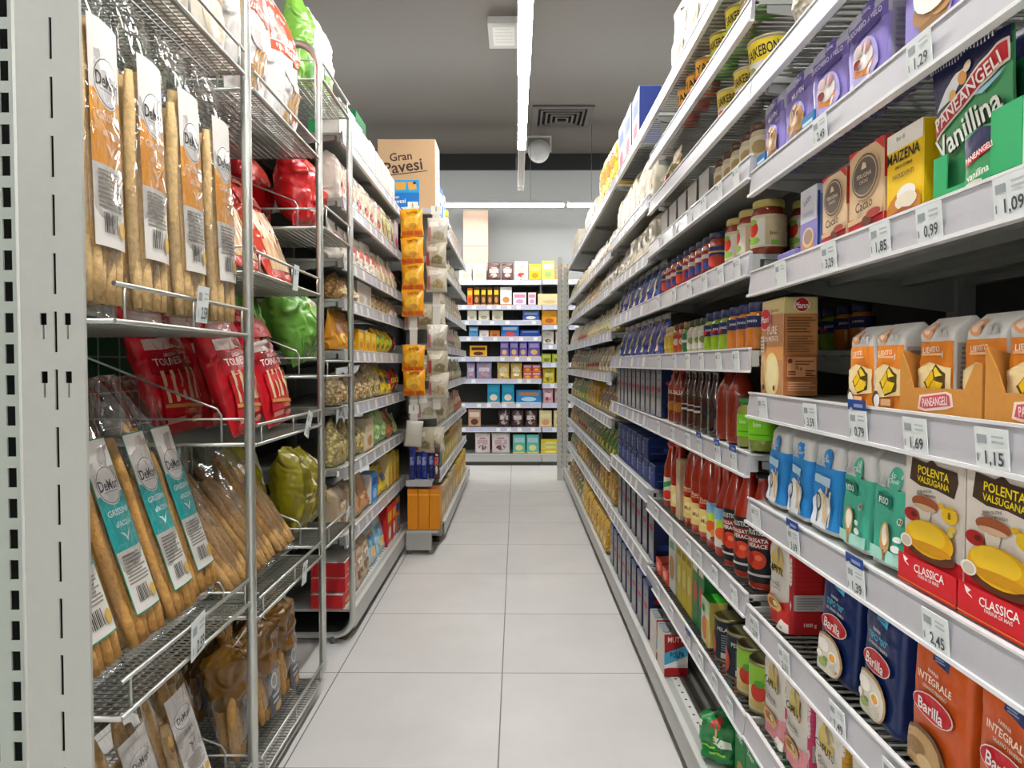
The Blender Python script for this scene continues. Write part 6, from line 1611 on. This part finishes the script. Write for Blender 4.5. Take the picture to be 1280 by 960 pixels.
pair(.69, ((609, 625), (627, 643)), .21, 'turquoise biscuit pack', '#1f9ac0', '#2aa9cf', '#e3d2bc')
bx(.69, 645, 677, .145, 'wide blue biscuit pack on the third lowest end shelf', '#2a7fc0', '#b98a5a', '#b4dcf0')
pair(.69, ((678, 692), (693, 707)), .17, 'pink and red biscuit bag', '#d9b4c0', '#e6d0d6', '#c8242c', 'bag')
bx(.42, 585, 601, .20, 'tan biscuit pack with dark biscuits, second lowest end shelf', '#c09a7c', '#e0d2c4', '#5a3424')
pair(.42, ((622, 638), (639, 655), (656, 672)), .195, 'dark brown biscuit bag', '#3f2426', '#c9bcb8', '#b09a98', 'bag')
pair(.42, ((674, 690), (692, 707)), .185, 'beige biscuit pack', '#dcc894', '#e6dcae', '#c99a6a')
pair(.129, ((593, 613), (614, 638)), .225, 'white and red-brown biscuit bag', '#dfd2d2', '#c9a0a8', '#5a4a48', 'bag')
pair(.129, ((641, 657), (658, 674)), .205, 'turquoise and yellow biscuit pack', '#5fbfb4', '#a9cfd0', '#e6dc8a')
for i in range(3):
    bx(.115, 676, 701, .05, 'flat yellow pack, %s of the bottom stack' % ['lowest', 'middle', 'topmost'][i], '#d9c22c' if i != 1 else '#c9c86a', None, '#e9e2a0', zb=.1295 + i * .052)
pCb = carton('carton_case', .28, .25, .40, '#c9b09a', '#bfa58e', '#c9b09a', [('r', -.5, .98, .5, 1, '#a98f78'), ('e', -.38, .52, .02, .015, '#8a7262')])
for i in range(2):
    put('B', pCb, 7.83, 2.057 + i * .402, 'brown cardboard case on the end shelves, %s of two stacked' % ['lower', 'upper'][i], 'cardboard box', 'stacked cardboard cases', x=-.455)
# --- right: loose pasta bays and the tops
pa = [sbag('pasta_bag', .135, .08, h, st, c, c2, c3, 500 + k) for k, (c, c2, c3, h, st) in enumerate((
    ('#dccfa6', None, '#c9b684', .145, 'stand'), ('#e6dcc2', '#e9e4d8', '#c9b68a', .15, 'stand'), ('#d9b35c', None, '#c99a3a', .15, 'stand'), ('#d6cfa0', None, '#a9b45a', .155, 'stand'), ('#e6e0d6', '#d8ccd0', '#cdbf9a', .155, 'stand'),
    ('#c8b48a', '#8a9a4a', '#a8442c', .15, 'stand'), ('#b9a878', '#5a7a3a', '#d9cfa0', .15, 'stand'), ('#bfa56a', '#7a5a2c', '#dcc78a', .165, 'stand'), ('#8fae4a', '#3a8a3a', '#d9d24a', .16, 'stand'), ('#e0b21c', '#c98a1a', '#f0d05a', .165, 'block')))]
pn = ['cream pasta bag', 'white-topped pasta bag', 'golden pasta bag', 'greenish pasta bag', 'whitish pasta bag', 'brown and green pasta bag', 'olive pasta bag', 'tan pasta bag', 'bright green pasta bag', 'bright yellow pasta pack']
Q0, Q1 = 3.645, 6.66
def rr_(z, seq, n, pl, x=None):
    row('R', Q0, Q1, z, [(pa[s], pn[s], n) for s in seq], pl, CT, x=x)
rr_(1.54, (4, 2, 1, 0), 5, 'under the second highest far pasta shelf')
rr_(1.30, (3, 0, 5, 4), 5, 'far pasta shelf just below eye level')
rr_(1.08, (1, 5, 6, 7), 5, 'far pasta shelf at chest height')
rr_(.84, (7, 9, 8, 6), 5, 'far pasta shelf at waist height')
rr_(.61, (8, 6, 5, 7), 5, 'far pasta shelf at hip height')
rr_(.38, (9, 7, 9, 6), 5, 'far pasta shelf at knee height')
rr_(1.73, (1, 4, 0, 6), 5, 'highest far pasta shelf below the top')
row('R', Q0, Q1, .1285, [(pa[9], pn[9], 9), (pa[6], pn[6], 3), (pa[7], pn[7], 6)], 'far bottom tray', CT, x=.475)
long_ = [sbag('pasta_bag', .12, .08, .15 + .06 * k, 'block', '#e6dfc8', '#e9e4d6', '#c9b894', 520 + k, kind='gloss', top='#b9b096') for k in range(2)]
row('R', 2.62, 3.60, 1.55, [(long_[0], 'cream pasta bag', 4), (pa[4], 'whitish pasta bag', 3)], 'shelf over the blue pasta bags', CT)
row('R', 2.62, 3.60, 1.76, [(long_[1], 'cream pasta bag with folded top', 7)], 'second shelf over blue bags', CT)
row('R', 2.36, 2.58, 1.73, [(pa[5], 'brown and green pasta bag', 1)], 'past the noodle cups', CT)
row('R', 1.50, 2.55, 2.06, [(sbag('rice_bag', .20, .12, .27, 'block', '#e3ddd2', '#d6cfc2', '#c9b9a0', 530), 'large white rice bag', 4)], 'on the very top above the noodle cups', CT)
row('R', 2.93, 3.60, 2.06, [(sbox('pasta_box', .19, .10, .26, '#dfe2ec', '#3a55a8', '#c8506a', '#2b3d86', '#d9dde8'), 'blue and white box', 3)], 'on the very top past the rice bags', CT)
row('R', 3.645, 4.5, 2.06, [(sbag('pasta_sack', .17, .1, .29, 'block', '#ecb91c', '#e08a1c', '#f3dc6a', 531), 'tall yellow bag', 7)], 'on the very top past the blue boxes', CT)
row('R', 4.6, 5.6, 2.06, [(sbag('rice_bag', .15, .1, .2, 'block', '#dcd6c8', '#bfb8a6', '#8a8474', 532), 'white and grey bag', 4)], 'on the very top past the yellow bags', CT)
row('R', 5.75, 6.5, 2.06, [(sbox('rice_box', .15, .1, .20, '#d8cfbc', '#c9bfa6', '#b9a98a'), 'beige box', 4)], 'on the very top near the end posts', CT)
# ------------------------------------------------------------------ camera, air light, exposure
cam = bpy.data.cameras.new('camera')
cam.sensor_width = 36
cam.lens = 865 / 1280 * 36
cam.clip_start = .02
co = bpy.data.objects.new('camera', cam)
COL.objects.link(co)
co.location = (0, 0, 1.13)
co.rotation_euler = (R(90 - 1.66), 0, R(.33))
SC.camera = co
w = bpy.data.worlds.new('world')
w.use_nodes = True
w.node_tree.nodes['Background'].inputs['Color'].default_value = (1, .98, .95, 1)
w.node_tree.nodes['Background'].inputs['Strength'].default_value = .25
SC.world = w
SC.view_settings.view_transform = 'Standard'
SC.view_settings.look = 'None'
SC.view_settings.gamma = 1
SC.view_settings.use_curve_mapping = False
SC.view_settings.exposure = 0.8
SC.cycles.use_denoising = True
SC.cycles.max_bounces = 7
SC.cycles.diffuse_bounces = 4
SC.cycles.transparent_max_bounces = 24
SC.cycles.caustics_reflective = False
SC.cycles.caustics_refractive = False
SC.cycles.sample_clamp_indirect = 6
